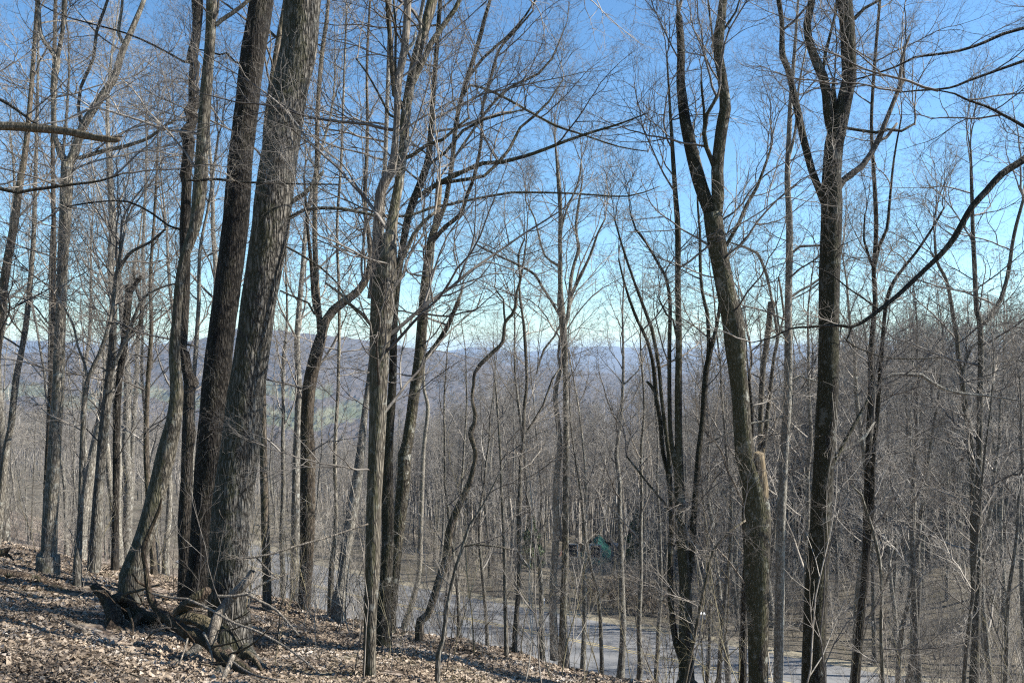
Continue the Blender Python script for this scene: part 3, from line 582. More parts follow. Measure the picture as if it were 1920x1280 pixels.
    t('slender_tree', 'dark slim tree dividing low into two parallel stems, right of the big straight trunk',
      [(1600, 1340, 16), (1605, 1270, 14), (1615, 1152, 14), (1623, 1068, 14), (1625, 984, 13), (1628, 850, 11), (1629, 833, 11), (1633, 732, 10), (1634, 648, 10), (1641, 564, 9), (1638, 514, 8), (1641, 470, 8), (1643, 420, 8), (1639, 336, 7), (1634, 235, 6), (1639, 134, 6), (1650, 0, 5), (1655, -70, 3)],
      limbs=[[(1624, 1060, 9), (1634, 960, 9), (1638, 850, 8), (1643, 800, 8), (1648, 740, 8), (1653, 665, 8), (1660, 581, 7), (1668, 545, 7), (1683, 517, 6), (1700, 495, 5), (1717, 474, 5), (1747, 430, 4), (1770, 390, 3)],
             [(1640, 500, 6), (1648, 464, 6), (1663, 430, 6), (1668, 380, 5), (1676, 300, 4), (1690, 220, 3)],
             [(1637, 500, 5), (1629, 480, 5), (1620, 450, 4), (1622, 400, 3)],
             {'p': [(1634, 745, 8), (1650, 715, 8), (1675, 702, 7), (1700, 702, 7), (1728, 703, 7), (1745, 715, 6), (1765, 727, 6), (1800, 737, 6), (1850, 742, 4), (1910, 750, 3)], 'm': B_PALE, 'd': -0.3}],
      Y=12.2, bark_m=B_DARK, sprays=24, seed=33, lo=0.4, slen=(1, 2.4))
    t('slender_tree', 'thin grey stem bowed at its top, just right of the dark tree with parallel stems',
      [(1656, 1330, 8), (1655, 1270, 7), (1652, 1186, 6.5), (1653, 1085, 6), (1643, 1018, 6), (1628, 968, 5), (1615, 927, 4), (1594, 907, 3)], Y=10.5, sprays=9, seed=34, slen=(0.7, 1.4), top=1, lo=0.2)
    t('forked_tree', 'slim dark tree near the right edge with a limb branching off to the upper right',
      [(1826, 1290, 17), (1832, 1100, 14), (1836, 850, 11), (1838, 732, 10), (1839, 648, 10), (1836, 600, 10), (1831, 581, 9), (1827, 497, 8), (1824, 430, 7), (1822, 350, 6), (1820, 280, 4)],
      limbs=[[(1836, 610, 8), (1851, 600, 8), (1862, 582, 8), (1875, 564, 8), (1886, 530, 7), (1893, 497, 7), (1898, 460, 6), (1905, 425, 6), (1920, 370, 5)], [(1837, 640, 5), (1822, 650, 5), (1808, 690, 4), (1802, 720, 4)], [(1842, 700, 5), (1865, 682, 4), (1900, 675, 4), (1935, 680, 3)]],
      Y=19, bark_m=B_GREY, sprays=26, seed=35, lo=0.35, slen=(2, 4.4))
    t('slender_tree', 'crooked thin tree left of the slim dark tree near the right edge',
      [(1830, 1280, 12), (1825, 1000, 11), (1821, 833, 10), (1810, 770, 9), (1804, 715, 9), (1797, 670, 8), (1794, 632, 8), (1788, 600, 7), (1784, 571, 7), (1774, 524, 6), (1757, 490, 5), (1752, 440, 4)], Y=20, sprays=20, seed=36, slen=(1.6, 3.4), lo=0.3)
    t('slender_tree', 'bare sapling leaning up from the road edge toward the bent mossy tree',
      [(1285, 1275, 7), (1300, 1205, 6), (1312, 1140, 6), (1325, 1080, 5), (1338, 1030, 5), (1365, 998, 4), (1398, 975, 3)], Y=10.2, sprays=8, seed=37, slen=(0.7, 1.3), top=1, lo=0.3, bark_m=B_BROWN)
    t('sapling', 'thin angular stemmed sapling on the leafy bank, right of the wriggling trunk foot',
      [(820, 1285, 9), (830, 1200, 8), (840, 1130, 8), (853, 1070, 7), (868, 1022, 6), (880, 985, 5), (905, 948, 4), (930, 900, 3), (950, 860, 2)], Y=9.2, sprays=7, seed=38, slen=(0.6, 1.2), top=1, bark_m=B_GREY,
      limbs=[[(868, 1024, 4), (890, 1020, 3.5), (930, 1024, 3), (960, 1030, 2)]])
    # --- limbs that reach into the picture from trees outside it
    def reach(name, label, pts, Y, m, key='n', sp=6, subs=(), slen=(0.6, 1.4), rough=0.08, snag=False):
        R = random.Random(int(pts[0][1]))
        rows = np.array(chain3(pts, Y, R, drift=R.uniform(-0.4, 0.4)))
        base = Vector(rows[0][:3]); root = thing(name, label, 'branch', base)
        off = np.array([*base, 0])
        c = catmull(rows - off, 0.07); V, Q = tube_fine(c, 12 if rows[0][3] > 0.02 else 6, 5, rough)
        obj('limb', mesh_from('limb', V, Q, m), root)
        for s in subs:
            rr = np.array(chain3(s, Y, R, drift=0.3)); cc = catmull(rr - off, 0.1); V, Q = tube_fine(cc, 6, 9, 0.05)
            obj('side_limb', mesh_from('limb', V, Q, m), root)
        for q in range(sp):
            pt = c[min(len(c) - 1, int(len(c) * (0.25 + 0.75 * (q + R.random()) / sp)))]
            add_spray(root, pt[:3], R.uniform(*slen), R.choice((8, 30)), R.random() * 6.28, R, key)
        if not snag: add_spray(root, c[-1][:3], slen[1], 15, math.pi if pts[-1][0] < pts[0][0] else 0, R, key)
    reach('broken_limb', 'thick dead limb with a jagged broken end reaching in from the left picture edge',
          [(-335, 215, 24), (-200, 222, 20), (-60, 232, 17), (-10, 237, 16), (40, 238, 16), (70, 241, 15), (100, 243, 14), (130, 247, 13), (155, 252, 14), (180, 258, 11), (205, 261, 12), (215, 263, 9), (224, 260, 6)], 6.8, B_LIMB, sp=0, rough=0.22, snag=True,
          subs=[[(208, 259, 5), (222, 256, 3.5), (231, 256, 1.2)], [(206, 265, 4), (218, 267, 2.6), (226, 264, 1)], [(150, 250, 5), (158, 243, 3), (160, 238, 1.5)], [(60, 236, 4), (52, 228, 3), (50, 221, 1.5)]])
    reach('overhanging_branch', 'dark limb sweeping down from the right edge and across the big straight trunk',
          [(2235, 40, 20), (2120, 130, 17), (2020, 225, 15), (1960, 272, 14), (1919, 300, 13), (1878, 327, 12.5), (1851, 357, 12), (1824, 386, 11.5), (1801, 425, 11), (1790, 445, 11), (1767, 474, 10), (1733, 507, 9), (1683, 554, 8.5), (1649, 581, 8), (1616, 605, 7), (1596, 613, 6.5), (1572, 610, 5.5), (1515, 613, 4.5), (1481, 616, 4), (1450, 632, 3), (1410, 642, 2)], 7.4, B_DARK, sp=4,
          subs=[[(1596, 613, 4), (1592, 628, 3.5), (1587, 638, 3.5), (1600, 648, 3), (1616, 655, 3), (1649, 668, 2.6), (1700, 673, 2.2), (1777, 670, 1.6)], [(1649, 581, 3.5), (1620, 560, 3), (1590, 540, 3), (1560, 515, 2.6), (1530, 500, 2)]], slen=(0.4, 1.0))
    reach('overhanging_branch', 'highest thin branch reaching in from the upper right edge, sagging in the middle',
          [(2235, -10, 11), (2080, 10, 8), (1960, 38, 6), (1919, 53, 6), (1880, 64, 6), (1845, 80, 5.5), (1800, 95, 5), (1750, 103, 4.6), (1715, 108, 4.2), (1680, 125, 3.6), (1620, 145, 3), (1570, 157, 2.2)], 7.4, B_DARK, sp=5, slen=(0.5, 1.1))
    reach('overhanging_branch', 'second thin branch below the sagging one at upper right, level toward its tip',
          [(2235, 60, 10), (2080, 75, 7), (1960, 98, 5.5), (1920, 114, 5.5), (1870, 132, 5), (1820, 150, 4.6), (1780, 165, 4), (1720, 170, 3.2), (1690, 173, 2.2)], 7.4, B_DARK, sp=6, slen=(0.6, 1.3))
    reach('overhanging_branch', 'third branch at the right edge arching downward with reddish fine twigs',
          [(2235, 420, 11), (2080, 345, 8), (1960, 265, 6), (1920, 237, 6), (1880, 215, 5), (1850, 200, 4.6), (1815, 188, 4), (1790, 176, 3.2), (1760, 170, 2.4)], 7.4, B_DARK, sp=7, slen=(0.9, 1.8))
    reach('overhanging_branch', 'wavy dark branch entering from the left edge below the broken dead limb',
          [(-335, 330, 11), (-180, 345, 8), (-40, 350, 7), (0, 354, 7), (34, 361, 6.5), (60, 356, 6), (84, 353, 6), (134, 346, 5), (188, 339, 4), (230, 325, 3)], 7.0, B_DARK, sp=5, slen=(0.6, 1.3))
    reach('overhanging_branch', 'thin dark branch crossing the top left corner of the picture',
          [(-335, 60, 11), (-180, 120, 8), (-40, 172, 6), (0, 187, 6), (30, 205, 5), (60, 228, 4), (75, 235, 3)], 7.0, B_DARK, sp=4, slen=(0.6, 1.3))
    reach('overhanging_branch', 'thin twiggy branch running level across the two thickest trunks at mid height',
          [(352, 338, 5), (370, 339, 5), (403, 336, 5), (440, 340, 4.6), (487, 343, 4), (560, 345, 3.4), (638, 346, 2.4)], 8.6, B_DARK, key='p', sp=7, slen=(0.4, 0.9))
    # the two trees just outside the picture that carry those limbs
    t('edge_tree', 'dark tree just outside the right picture edge carrying the overhanging branches', [(2240, 1200, 70), (2238, 700, 60), (2236, 300, 52), (2234, 0, 46), (2232, -300, 36)], Y=7.4, bark_m=B_DARK, sprays=2, top=2, seed=61, lo=0.9)
    t('edge_tree', 'tree just outside the left picture edge carrying the broken dead limb', [(-340, 1000, 70), (-338, 600, 60), (-336, 300, 52), (-334, 0, 46), (-332, -300, 36)], Y=6.9, bark_m=B_MID, sprays=2, top=2, seed=62, lo=0.9)
build_traced()

# ------------------------------------------------------------------ full tree kinds for the woods behind
def build_kind(idx, H, r0, first, nl1, spread, seed, dense=1.0, fork=False):
    R = random.Random(seed)
    rows = []; x = y = 0.0; dx = dy = 0.0; n = 16
    for i in range(n + 1):
        t = i / n
        rows.append([x, y, H * t - 0.2 * (i == 0), r0 * ((1 - t) ** 0.85 * 0.97 + 0.03) * (1.35 if i == 0 else 1.0)])
        dx = dx * 0.7 + R.gauss(0, 0.035); dy = dy * 0.7 + R.gauss(0, 0.035)
        x += dx * H / n * 1.6; y += dy * H / n * 1.6
    c = catmull(rows, 0.5); V, Q = tube_fine(c, 9, seed, 0.06)
    trunk = mesh_from('trunk', V, Q, B_BG)
    T = Twigs()
    spec = [(9, 7, 0.14, 0.07, 0.60, 0.70), (6, 5, 0.18, 0.05, 0.60, 0.75), (4, 3, 0.18, 0.04, 0.58, 0.7), (2, 0, 0.1, 0.02, 0, 0)]
    az = R.random() * 6.28
    for b in range(nl1):
        f = first + (0.98 - first) * ((b + R.random() * 0.7) / nl1) ** 0.9
        j = f * (len(c) - 1); i = int(j); q = c[i]
        az += 2.4 + R.uniform(-0.5, 0.5)
        el = math.radians(R.uniform(20, 50) + 25 * f)
        Ln = H * spread * (1.15 - 0.75 * f) * R.uniform(0.55, 1.2)
        grow(T, (q[0], q[1], q[2]), (math.cos(az) * math.cos(el), math.sin(az) * math.cos(el), math.sin(el)), Ln, min(q[3] * 0.7, 0.004 + 0.0105 * Ln), 0, spec, R, 0.0038)
    # short dead twigs lower down
    for b in range(8):
        f = R.uniform(0.08, first); q = c[int(f * (len(c) - 1))]; a2 = R.random() * 6.28
        grow(T, (q[0], q[1], q[2]), (math.cos(a2), math.sin(a2), R.uniform(-0.1, 0.5)), H * R.uniform(0.04, 0.1), 0.008, 1, spec, R, 0.0035)
    return trunk, T.build('crown', T_BG)
KINDS_ = []
for i, a in enumerate([(18, 0.15, 0.42, 18, 0.26, 11), (20, 0.19, 0.38, 20, 0.28, 12), (16, 0.11, 0.35, 18, 0.22, 13), (19, 0.14, 0.5, 15, 0.22, 14), (15, 0.09, 0.3, 17, 0.20, 15), (21, 0.21, 0.45, 19, 0.27, 16), (17, 0.13, 0.25, 22, 0.27, 17), (14, 0.075, 0.3, 15, 0.2, 18)]):
    KINDS_.append((a[0],) + build_kind(i, *a))
# light kinds for the far mass of woods (thicker, fewer twigs, seen far away)
FAR = []
for sd_ in (31, 32, 33, 34, 35):
    R = random.Random(sd_); H = R.uniform(16, 20)
    T = Twigs(); rows = []; x = y = 0
    for i in range(7):
        rows.append((x, y, H * i / 6 * 0.97 - (0.4 if i == 0 else 0), 0.17 * (1 - i / 6.3))); x += R.gauss(0, 0.25); y += R.gauss(0, 0.25)
    T.add(rows)
    spec = [(4, 6, 0.12, 0.06, 0.6, 0.7), (3, 4, 0.14, 0.05, 0.6, 0.75), (2, 0, 0.1, 0.02, 0, 0)]
    for b in range(20):
        f = 0.35 + 0.63 * (b + R.random()) / 20; q = rows[min(5, int(f * 6))]; q2 = rows[min(6, int(f * 6) + 1)]; g = f * 6 - int(f * 6)
        az = R.random() * 6.28; el = math.radians(R.uniform(20, 50) + 20 * f); Ln = H * 0.27 * (1.15 - 0.75 * f) * R.uniform(0.6, 1.2)
        grow(T, tuple(q[k] + (q2[k] - q[k]) * g for k in range(3)), (math.cos(az) * math.cos(el), math.sin(az) * math.cos(el), math.sin(el)), Ln, 0.01 + 0.01 * Ln, 0, spec, R, 0.009)
    FAR.append(T.build('far_tree', T_BG))

LANDMARKS = [(20, 'the trunk cut by the left edge'), (110, 'the wide forked tree at left'), (160, 'the smooth stem bending right'), (200, 'the pale snag'), (240, 'the crooked jagged tree'), (300, 'the leaning ridged trunk'), (350, 'the knobby trunk'), (400, 'the thick dark trunk'), (460, 'the massive furrowed trunk'), (577, 'the curved brown tree'), (660, 'the broad pale leaning trunk'), (708, 'the tall central tree'), (775, 'the mottled leaning trunk'), (880, 'the wriggling trunk'), (978, 'the straight sapling trunk'), (1055, 'the twin stemmed tree'), (1180, 'the green roofed house'), (1275, 'the vase shaped clump'), (1395, 'the bent mossy tree'), (1472, 'the pale birch like tree'), (1545, 'the big straight trunk'), (1632, 'the parallel stemmed tree'), (1740, 'the pale level limb at right'), (1830, 'the forked right edge tree'), (1920, 'the right picture edge')]
def near_mark(px):
    d, lm = min((abs(px - a), (a, b)) for a, b in LANDMARKS)
    return 'left' if px < lm[0] else 'right', lm[1]
AUTO = []            # (object, label, group, distance) resolved together once all are placed
def resolve_labels():
    by = {}
    for q in AUTO: by.setdefault(q[1], []).append(q)
    for lb, qs in by.items():
        qs.sort(key=lambda q: q[3])
        words_ = [''] if len(qs) == 1 else (['nearer ', 'farther '] if len(qs) == 2 else (['nearest ', 'second nearest ', 'third nearest ', 'fourth nearest ', 'fifth nearest ', 'sixth nearest ', 'seventh nearest '][:len(qs) - 1] + ['farthest ']) if len(qs) < 9 else ['nearest ', 'second nearest ', 'third nearest ', 'fourth nearest ', 'fifth nearest ', 'sixth nearest ', 'seventh nearest ', 'eighth nearest ', 'ninth nearest ', 'tenth nearest ', 'eleventh nearest ', 'twelfth nearest '][:len(qs) - 1] + ['farther '] * max(0, len(qs) - 13) + ['farthest '])
        for i, q in enumerate(qs):
            t_ = (words_[i] if words_ else '') + lb
            if len(t_.split()) > 16: t_ = t_.replace(' on the slope', '').replace(' on the bank', '').replace(' across the road', '')
            q[0]['label'] = t_; q[0]['group'] = q[2]

# ---------- placing the individual trees of the woods
SIL = [(0, 730), (300, 750), (430, 790), (600, 800), (700, 790), (800, 755), (900, 715), (1000, 705), (1100, 710), (1200, 760), (1300, 750), (1400, 700), (1500, 630), (1600, 605), (1750, 575), (1930, 555)]
def sil(px): return float(np.interp(px, [a for a, b in SIL], [b for a, b in SIL]))
def uv(x, y): return NX * x + NY * y, -NY * x + NX * y
def on_road(x, y, mrg=4.6):
    u, v = uv(x, y); return abs(u - float(road_centre(v))) < mrg
NT = 0
def zone_label(px, Y, u, H, k):
    kind = ['slim', 'thin', 'small'][k % 3] if H < 12 else ['slender', 'bare', 'twiggy'][k % 3]
    sd_, lm = near_mark(px)
    if u < 36:
        where = 'on the slope' if px < 560 else 'on the bank'
        return f'{kind} tree {where}, {sd_} of {lm}', f'bare trees {where}'
    where = 'in the woods at left' if px < 560 else ('across the road' if px < 1450 else 'in the thicket')
    return f'{kind} tree {where}, {sd_} of {lm}', f'bare trees {where}'
PLACED = []
def put_tree(px, Y, ytop, R, hmin=7, hmax=23):
    global NT
    x = (px - 960) / F * Y
    if on_road(x, Y): return False
    for q in PLACED:
        if (q[0] - x) ** 2 + (q[1] - Y) ** 2 < 1.0: return False
    z = gz(x, Y); u, v = uv(x, Y)
    H = max(hmin, min(hmax, P(px, ytop, Y)[2] - z))
    k = R.randrange(len(KINDS_)) if H > 11 else R.choice((2, 4, 7))
    kh, tr, cr = KINDS_[k]; s = H / kh
    lb, gp = zone_label(px, Y, u, H, R.randrange(4))
    root = thing('bare_tree', lb, 'tree', (x, Y, z), gp); AUTO.append((root, lb, gp, Y))
    root.rotation_euler = (R.gauss(0, 0.025), R.gauss(0, 0.035), R.random() * 6.28); root.scale = (s * R.uniform(0.9, 1.15),) * 2 + (s,)
    obj('trunk', tr, root); obj('crown', cr, root)
    PLACED.append((x, Y)); NT += 1
    return True
R = random.Random(5)
for i in range(17):                       # left, near side: tall, out of the top of the frame
    px = R.uniform(-30, 700) if i % 4 else R.uniform(-60, 320)
    put_tree(px, R.uniform(17, 34), R.uniform(-120, 420), R, 9, 19)
for px in (915, 935, 1015, 1092, 1128, 1160, 1195, 1232, 1345, 1365, 1410, 1500, 1585, 1690, 1708, 1745, 1772, 1795, 1868, 1890, 1915, 860, 835, 1320, 1675, 1725, 1602):
    hi = {1092: 560, 1128: 600, 1160: 430, 1195: 480}.get(px, None)
    put_tree(px, R.uniform(15, 32), hi or R.uniform(380, 640), R, 6, 16)
n = 0
while n < 205:                            # beyond the road
    px = R.uniform(-40, 1960); Y = 44 + 50 * R.random() ** 1.3
    if px > 1350: Y = 33 + 55 * R.random() ** 1.3
    x = (px - 960) / F * Y; u, v = uv(x, Y)
    if u < float(road_centre(v)) + 4.8: 
        if px > 420 or u > 35: continue
    if 1000 < px < 1205 and Y < 84 and R.random() < 0.85: continue
    yt = sil(px) + R.gauss(25, 35) - (R.random() < 0.22) * R.uniform(20, 150)
    if put_tree(px, Y, yt, R, 7, 24): n += 1

# ---------- the far mass of woods: nobody could count it
def far_woods():
    R = np.random.RandomState(3); pts = []; sc = []
    while len(pts) < 3600:
        px = R.uniform(-300, 2220); Y = 70 + 380 * R.rand() ** 1.6
        x = (px - 960) / F * Y; u, v = uv(x, Y)
        if u < 60 or u < float(road_centre(v)) + 8: continue
        if abs(px - 1105) < 105 and Y < 100: continue
        z = gz(x, Y); top = sil(px) + R.normal(38, 14)
        H = max(6.0, min(23.0, P(px, top, Y)[2] - z))
        pts.append((x, Y, z)); sc.append(H / 18.0)
    me = bpy.data.meshes.new('forest'); me.vertices.add(len(pts)); me.vertices.foreach_set('co', np.array(pts, np.float32).ravel())
    a = me.attributes.new('sc', 'FLOAT', 'POINT'); a.data.foreach_set('value', np.array(sc, np.float32))
    o = obj('forest', me); tag(o, 'grey brown mass of leafless trees filling the valley side beyond the road', None, None, 'stuff')
    ng = bpy.data.node_groups.new('forest', 'GeometryNodeTree')
    ng.interface.new_socket(name='Geometry', in_out='INPUT', socket_type='NodeSocketGeometry')
    ng.interface.new_socket(name='Geometry', in_out='OUTPUT', socket_type='NodeSocketGeometry')
    gi = ng.nodes.new('NodeGroupInput'); go = ng.nodes.new('NodeGroupOutput'); L = ng.links
    g2i = ng.nodes.new('GeometryNodeGeometryToInstance')
    for m in FAR:
        so = bpy.data.objects.new('far_tree', m)          # source geometry, not part of the scene
        oi = ng.nodes.new('GeometryNodeObjectInfo'); oi.inputs['Object'].default_value = so
        g1 = ng.nodes.new('GeometryNodeGeometryToInstance'); L.new(oi.outputs['Geometry'], g1.inputs[0]); L.new(g1.outputs[0], g2i.inputs[0])
    ip = ng.nodes.new('GeometryNodeInstanceOnPoints'); L.new(gi.outputs[0], ip.inputs['Points']); L.new(g2i.outputs[0], ip.inputs['Instance'])
    ip.inputs['Pick Instance'].default_value = True
    rv = ng.nodes.new('FunctionNodeRandomValue'); rv.data_type = 'INT'
    [s for s in rv.inputs if s.name == 'Max' and s.type == 'INT'][0].default_value = len(FAR) - 1
    L.new([s for s in rv.outputs if s.type == 'INT'][0], ip.inputs['Instance Index'])
    rr = ng.nodes.new('FunctionNodeRandomValue'); rr.data_type = 'FLOAT_VECTOR'
    mx = [s for s in rr.inputs if s.name == 'Max' and s.type == 'VECTOR'][0]; mx.default_value = (0.06, 0.06, 6.28)
    L.new([s for s in rr.outputs if s.type == 'VECTOR'][0], ip.inputs['Rotation'])
    na = ng.nodes.new('GeometryNodeInputNamedAttribute'); na.data_type = 'FLOAT'; na.inputs['Name'].default_value = 'sc'
    L.new([s for s in na.outputs if s.name == 'Attribute'][0], ip.inputs['Scale'])
    L.new(ip.outputs[0], go.inputs[0])
    md = o.modifiers.new('forest', 'NODES'); md.node_group = ng
far_woods()

# ------------------------------------------------------------------ ground, road, hills
def grid_mesh(name, xs, ys, zf, m):
    X, Y = np.meshgrid(xs, ys); Z = zf(X, Y)
    V = np.stack([X, Y, Z], -1).reshape(-1, 3); nx, ny = len(xs), len(ys)
    i = np.arange(ny - 1)[:, None] * nx; j = np.arange(nx - 1)[None, :]
    Q = np.stack([i + j, i + j + 1, i + nx + j + 1, i + nx + j], -1).reshape(-1, 4)
    return mesh_from(name, V, Q, m)

def leaf_ground_mat():
    m, nt, b = mat('leaf_litter_ground'); L = nt.links
    tc = N(nt, 'ShaderNodeTexCoord')
    v = N(nt, 'ShaderNodeTexVoronoi', Scale=14.0); L.new(tc.outputs['Object'], v.inputs['Vector'])
    sep = N(nt, 'ShaderNodeSeparateColor'); L.new(v.outputs['Color'], sep.inputs[0])
    leaf = ramp(nt, sep.outputs[0], [(0.0, (0.055, 0.043, 0.033)), (0.35, (0.125, 0.094, 0.072)), (0.6, (0.20, 0.16, 0.127)), (0.85, (0.28, 0.23, 0.19)), (1, (0.34, 0.30, 0.25))])
    n = N(nt, 'ShaderNodeTexNoise', Scale=0.9, Detail=6.0, Roughness=0.65); L.new(tc.outputs['Object'], n.inputs['Vector'])
    soil = ramp(nt, n.outputs['Fac'], [(0.35, (0.45, 0.42, 0.38)), (0.6, (1, 1, 1))])
    c = mix(nt, 1.0, leaf, soil, 'MULTIPLY')
    ng_ = N(nt, 'ShaderNodeTexNoise', Scale=0.35, Detail=5.0, Roughness=0.6); L.new(tc.outputs['Object'], ng_.inputs['Vector'])
    gr = ramp(nt, ng_.outputs['Fac'], [(0.56, (0, 0, 0)), (0.66, (1, 1, 1))])
    c = mix(nt, math_(nt, 'MULTIPLY', gr, 0.35), c, (0.12, 0.12, 0.05))
    sy = N(nt, 'ShaderNodeSeparateXYZ'); L.new(tc.outputs['Object'], sy.inputs[0])
    fy = math_(nt, 'ADD', math_(nt, 'MULTIPLY', sy.outputs[1], 0.866), math_(nt, 'MULTIPLY', sy.outputs[0], 0.5))
    ff = ramp(nt, math_(nt, 'MULTIPLY', fy, 0.01), [(0.33, (0, 0, 0)), (0.46, (1, 1, 1))])
    far_c = ramp(nt, n.outputs['Fac'], [(0.3, (0.05, 0.046, 0.034)), (0.7, (0.14, 0.125, 0.095))])
    c = mix(nt, math_(nt, 'MULTIPLY', ff, 0.8), c, far_c)
    L.new(c, b.inputs['Base Color']); b.inputs['Roughness'].default_value = 0.95; b.inputs['Specular IOR Level'].default_value = 0.15
    bp = N(nt, 'ShaderNodeBump', Strength=1.0, Distance=0.03); L.new(v.outputs['Distance'], bp.inputs['Height']); L.new(bp.outputs[0], b.inputs['Normal'])
    return m
M_GROUND = leaf_ground_mat()
def sp(a, b, n, p=2.2):
    t = np.linspace(-1, 1, n); s = np.sign(t) * np.abs(t) ** p
    return np.where(s < 0, -s * a, s * b)
xs = sp(-520, 520, 300); ys = np.concatenate([-sp(0, 60, 61, 1.6)[31:][::-1], [0.0], (np.linspace(0, 1, 300)[1:] ** 2.0) * 620])
ground = obj('ground', grid_mesh('ground', xs, np.unique(ys), terrain, M_GROUND)); tag(ground, 'leaf covered forest slope falling away to the road', None, None, 'structure')

def strip(name, m, off0, off1, z0, v0=-70, v1=52, n=240, skirt=0.0):
    vs = np.linspace(v0, v1, n); uc = road_centre(vs)
    V = []; Q = []
    prof = [(off0, z0 - skirt), (off0, z0), (off1, z0), (off1, z0 - skirt)] if skirt else [(off0, z0), (off1, z0)]
    for vv, u0 in zip(vs, uc):
        for o_, z_ in prof:
            u = u0 + o_; V.append((NX * u - NY * vv, NY * u + NX * vv, z_))
    k = len(prof)
    for i in range(n - 1):
        for j in range(k - 1): Q.append((i * k + j, i * k + j + 1, (i + 1) * k + j + 1, (i + 1) * k + j))
    o = obj(name, mesh_from(name, V, Q, m, False)); return tag(o, None, None, None, 'structure')
def road_mat():
    m, nt, b = mat('asphalt'); L = nt.links; tc = N(nt, 'ShaderNodeTexCoord')
    n = N(nt, 'ShaderNodeTexNoise', Scale=90.0, Detail=3.0); L.new(tc.outputs['Object'], n.inputs['Vector'])
    n2 = N(nt, 'ShaderNodeTexNoise', Scale=0.5, Detail=5.0); L.new(tc.outputs['Object'], n2.inputs['Vector'])
    a = ramp(nt, n2.outputs['Fac'], [(0.3, (0.15, 0.15, 0.148)), (0.7, (0.21, 0.208, 0.204))])
    c = mix(nt, 0.35, a, n.outputs['Color'], 'MULTIPLY')
    v = N(nt, 'ShaderNodeTexVoronoi', Scale=0.22); v.feature = 'DISTANCE_TO_EDGE'; L.new(tc.outputs['Object'], v.inputs['Vector'])
    cr = ramp(nt, v.outputs['Distance'], [(0.0, (0.35, 0.35, 0.35)), (0.012, (1, 1, 1))])
    L.new(mix(nt, 1.0, c, cr, 'MULTIPLY'), b.inputs['Base Color']); b.inputs['Roughness'].default_value = 0.8
    return m
def flat(name, c, rough=0.8):
    m, nt, b = mat(name); L = nt.links; tc = N(nt, 'ShaderNodeTexCoord')
    n = N(nt, 'ShaderNodeTexNoise', Scale=9.0, Detail=5.0); L.new(tc.outputs['Object'], n.inputs['Vector'])
    L.new(ramp(nt, n.outputs['Fac'], [(0.3, tuple(a * 0.72 for a in c)), (0.7, tuple(min(1, a * 1.18) for a in c))]), b.inputs['Base Color'])
    b.inputs['Roughness'].default_value = rough; return m
M_ROAD = road_mat()
strip('road_shoulder', flat('roadside_gravel', (0.22, 0.19, 0.13)), -4.3, 4.5, ROAD_Z + 0.045, skirt=0.25)
strip('road', M_ROAD, -3.45, 3.45, ROAD_Z + 0.10, skirt=0.05)
strip('road_marking', flat('yellow_paint', (0.36, 0.29, 0.14)), -0.16, -0.07, ROAD_Z + 0.105)
strip('road_marking', flat('yellow_paint_worn', (0.36, 0.29, 0.14)), 0.07, 0.16, ROAD_Z + 0.105)

def hill_mat():
    m, nt, b = mat('wooded_hills'); L = nt.links; tc = N(nt, 'ShaderNodeTexCoord')
    n = N(nt, 'ShaderNodeTexNoise', Scale=0.09, Detail=8.0, Roughness=0.75); L.new(tc.outputs['Object'], n.inputs['Vector'])
    w = ramp(nt, n.outputs['Fac'], [(0.3, (0.034, 0.030, 0.029)), (0.5, (0.075, 0.064, 0.058)), (0.72, (0.13, 0.108, 0.096))])  # wood tones darkened: the canopy's self-shadow is put into the colour
    at = N(nt, 'ShaderNodeAttribute'); at.attribute_name = 'field'
    n2 = N(nt, 'ShaderNodeTexNoise', Scale=0.012, Detail=3.0); L.new(tc.outputs['Object'], n2.inputs['Vector'])
    f = ramp(nt, n2.outputs['Fac'], [(0.35, (0.075, 0.085, 0.05)), (0.6, (0.135, 0.135, 0.085))])
    L.new(mix(nt, at.outputs['Fac'], w, f), b.inputs['Base Color']); b.inputs['Roughness'].default_value = 1.0; b.inputs['Specular IOR Level'].default_value = 0.0
    return m
M_HILL = hill_mat()
def ratio(y): return (655.0 - y) / F
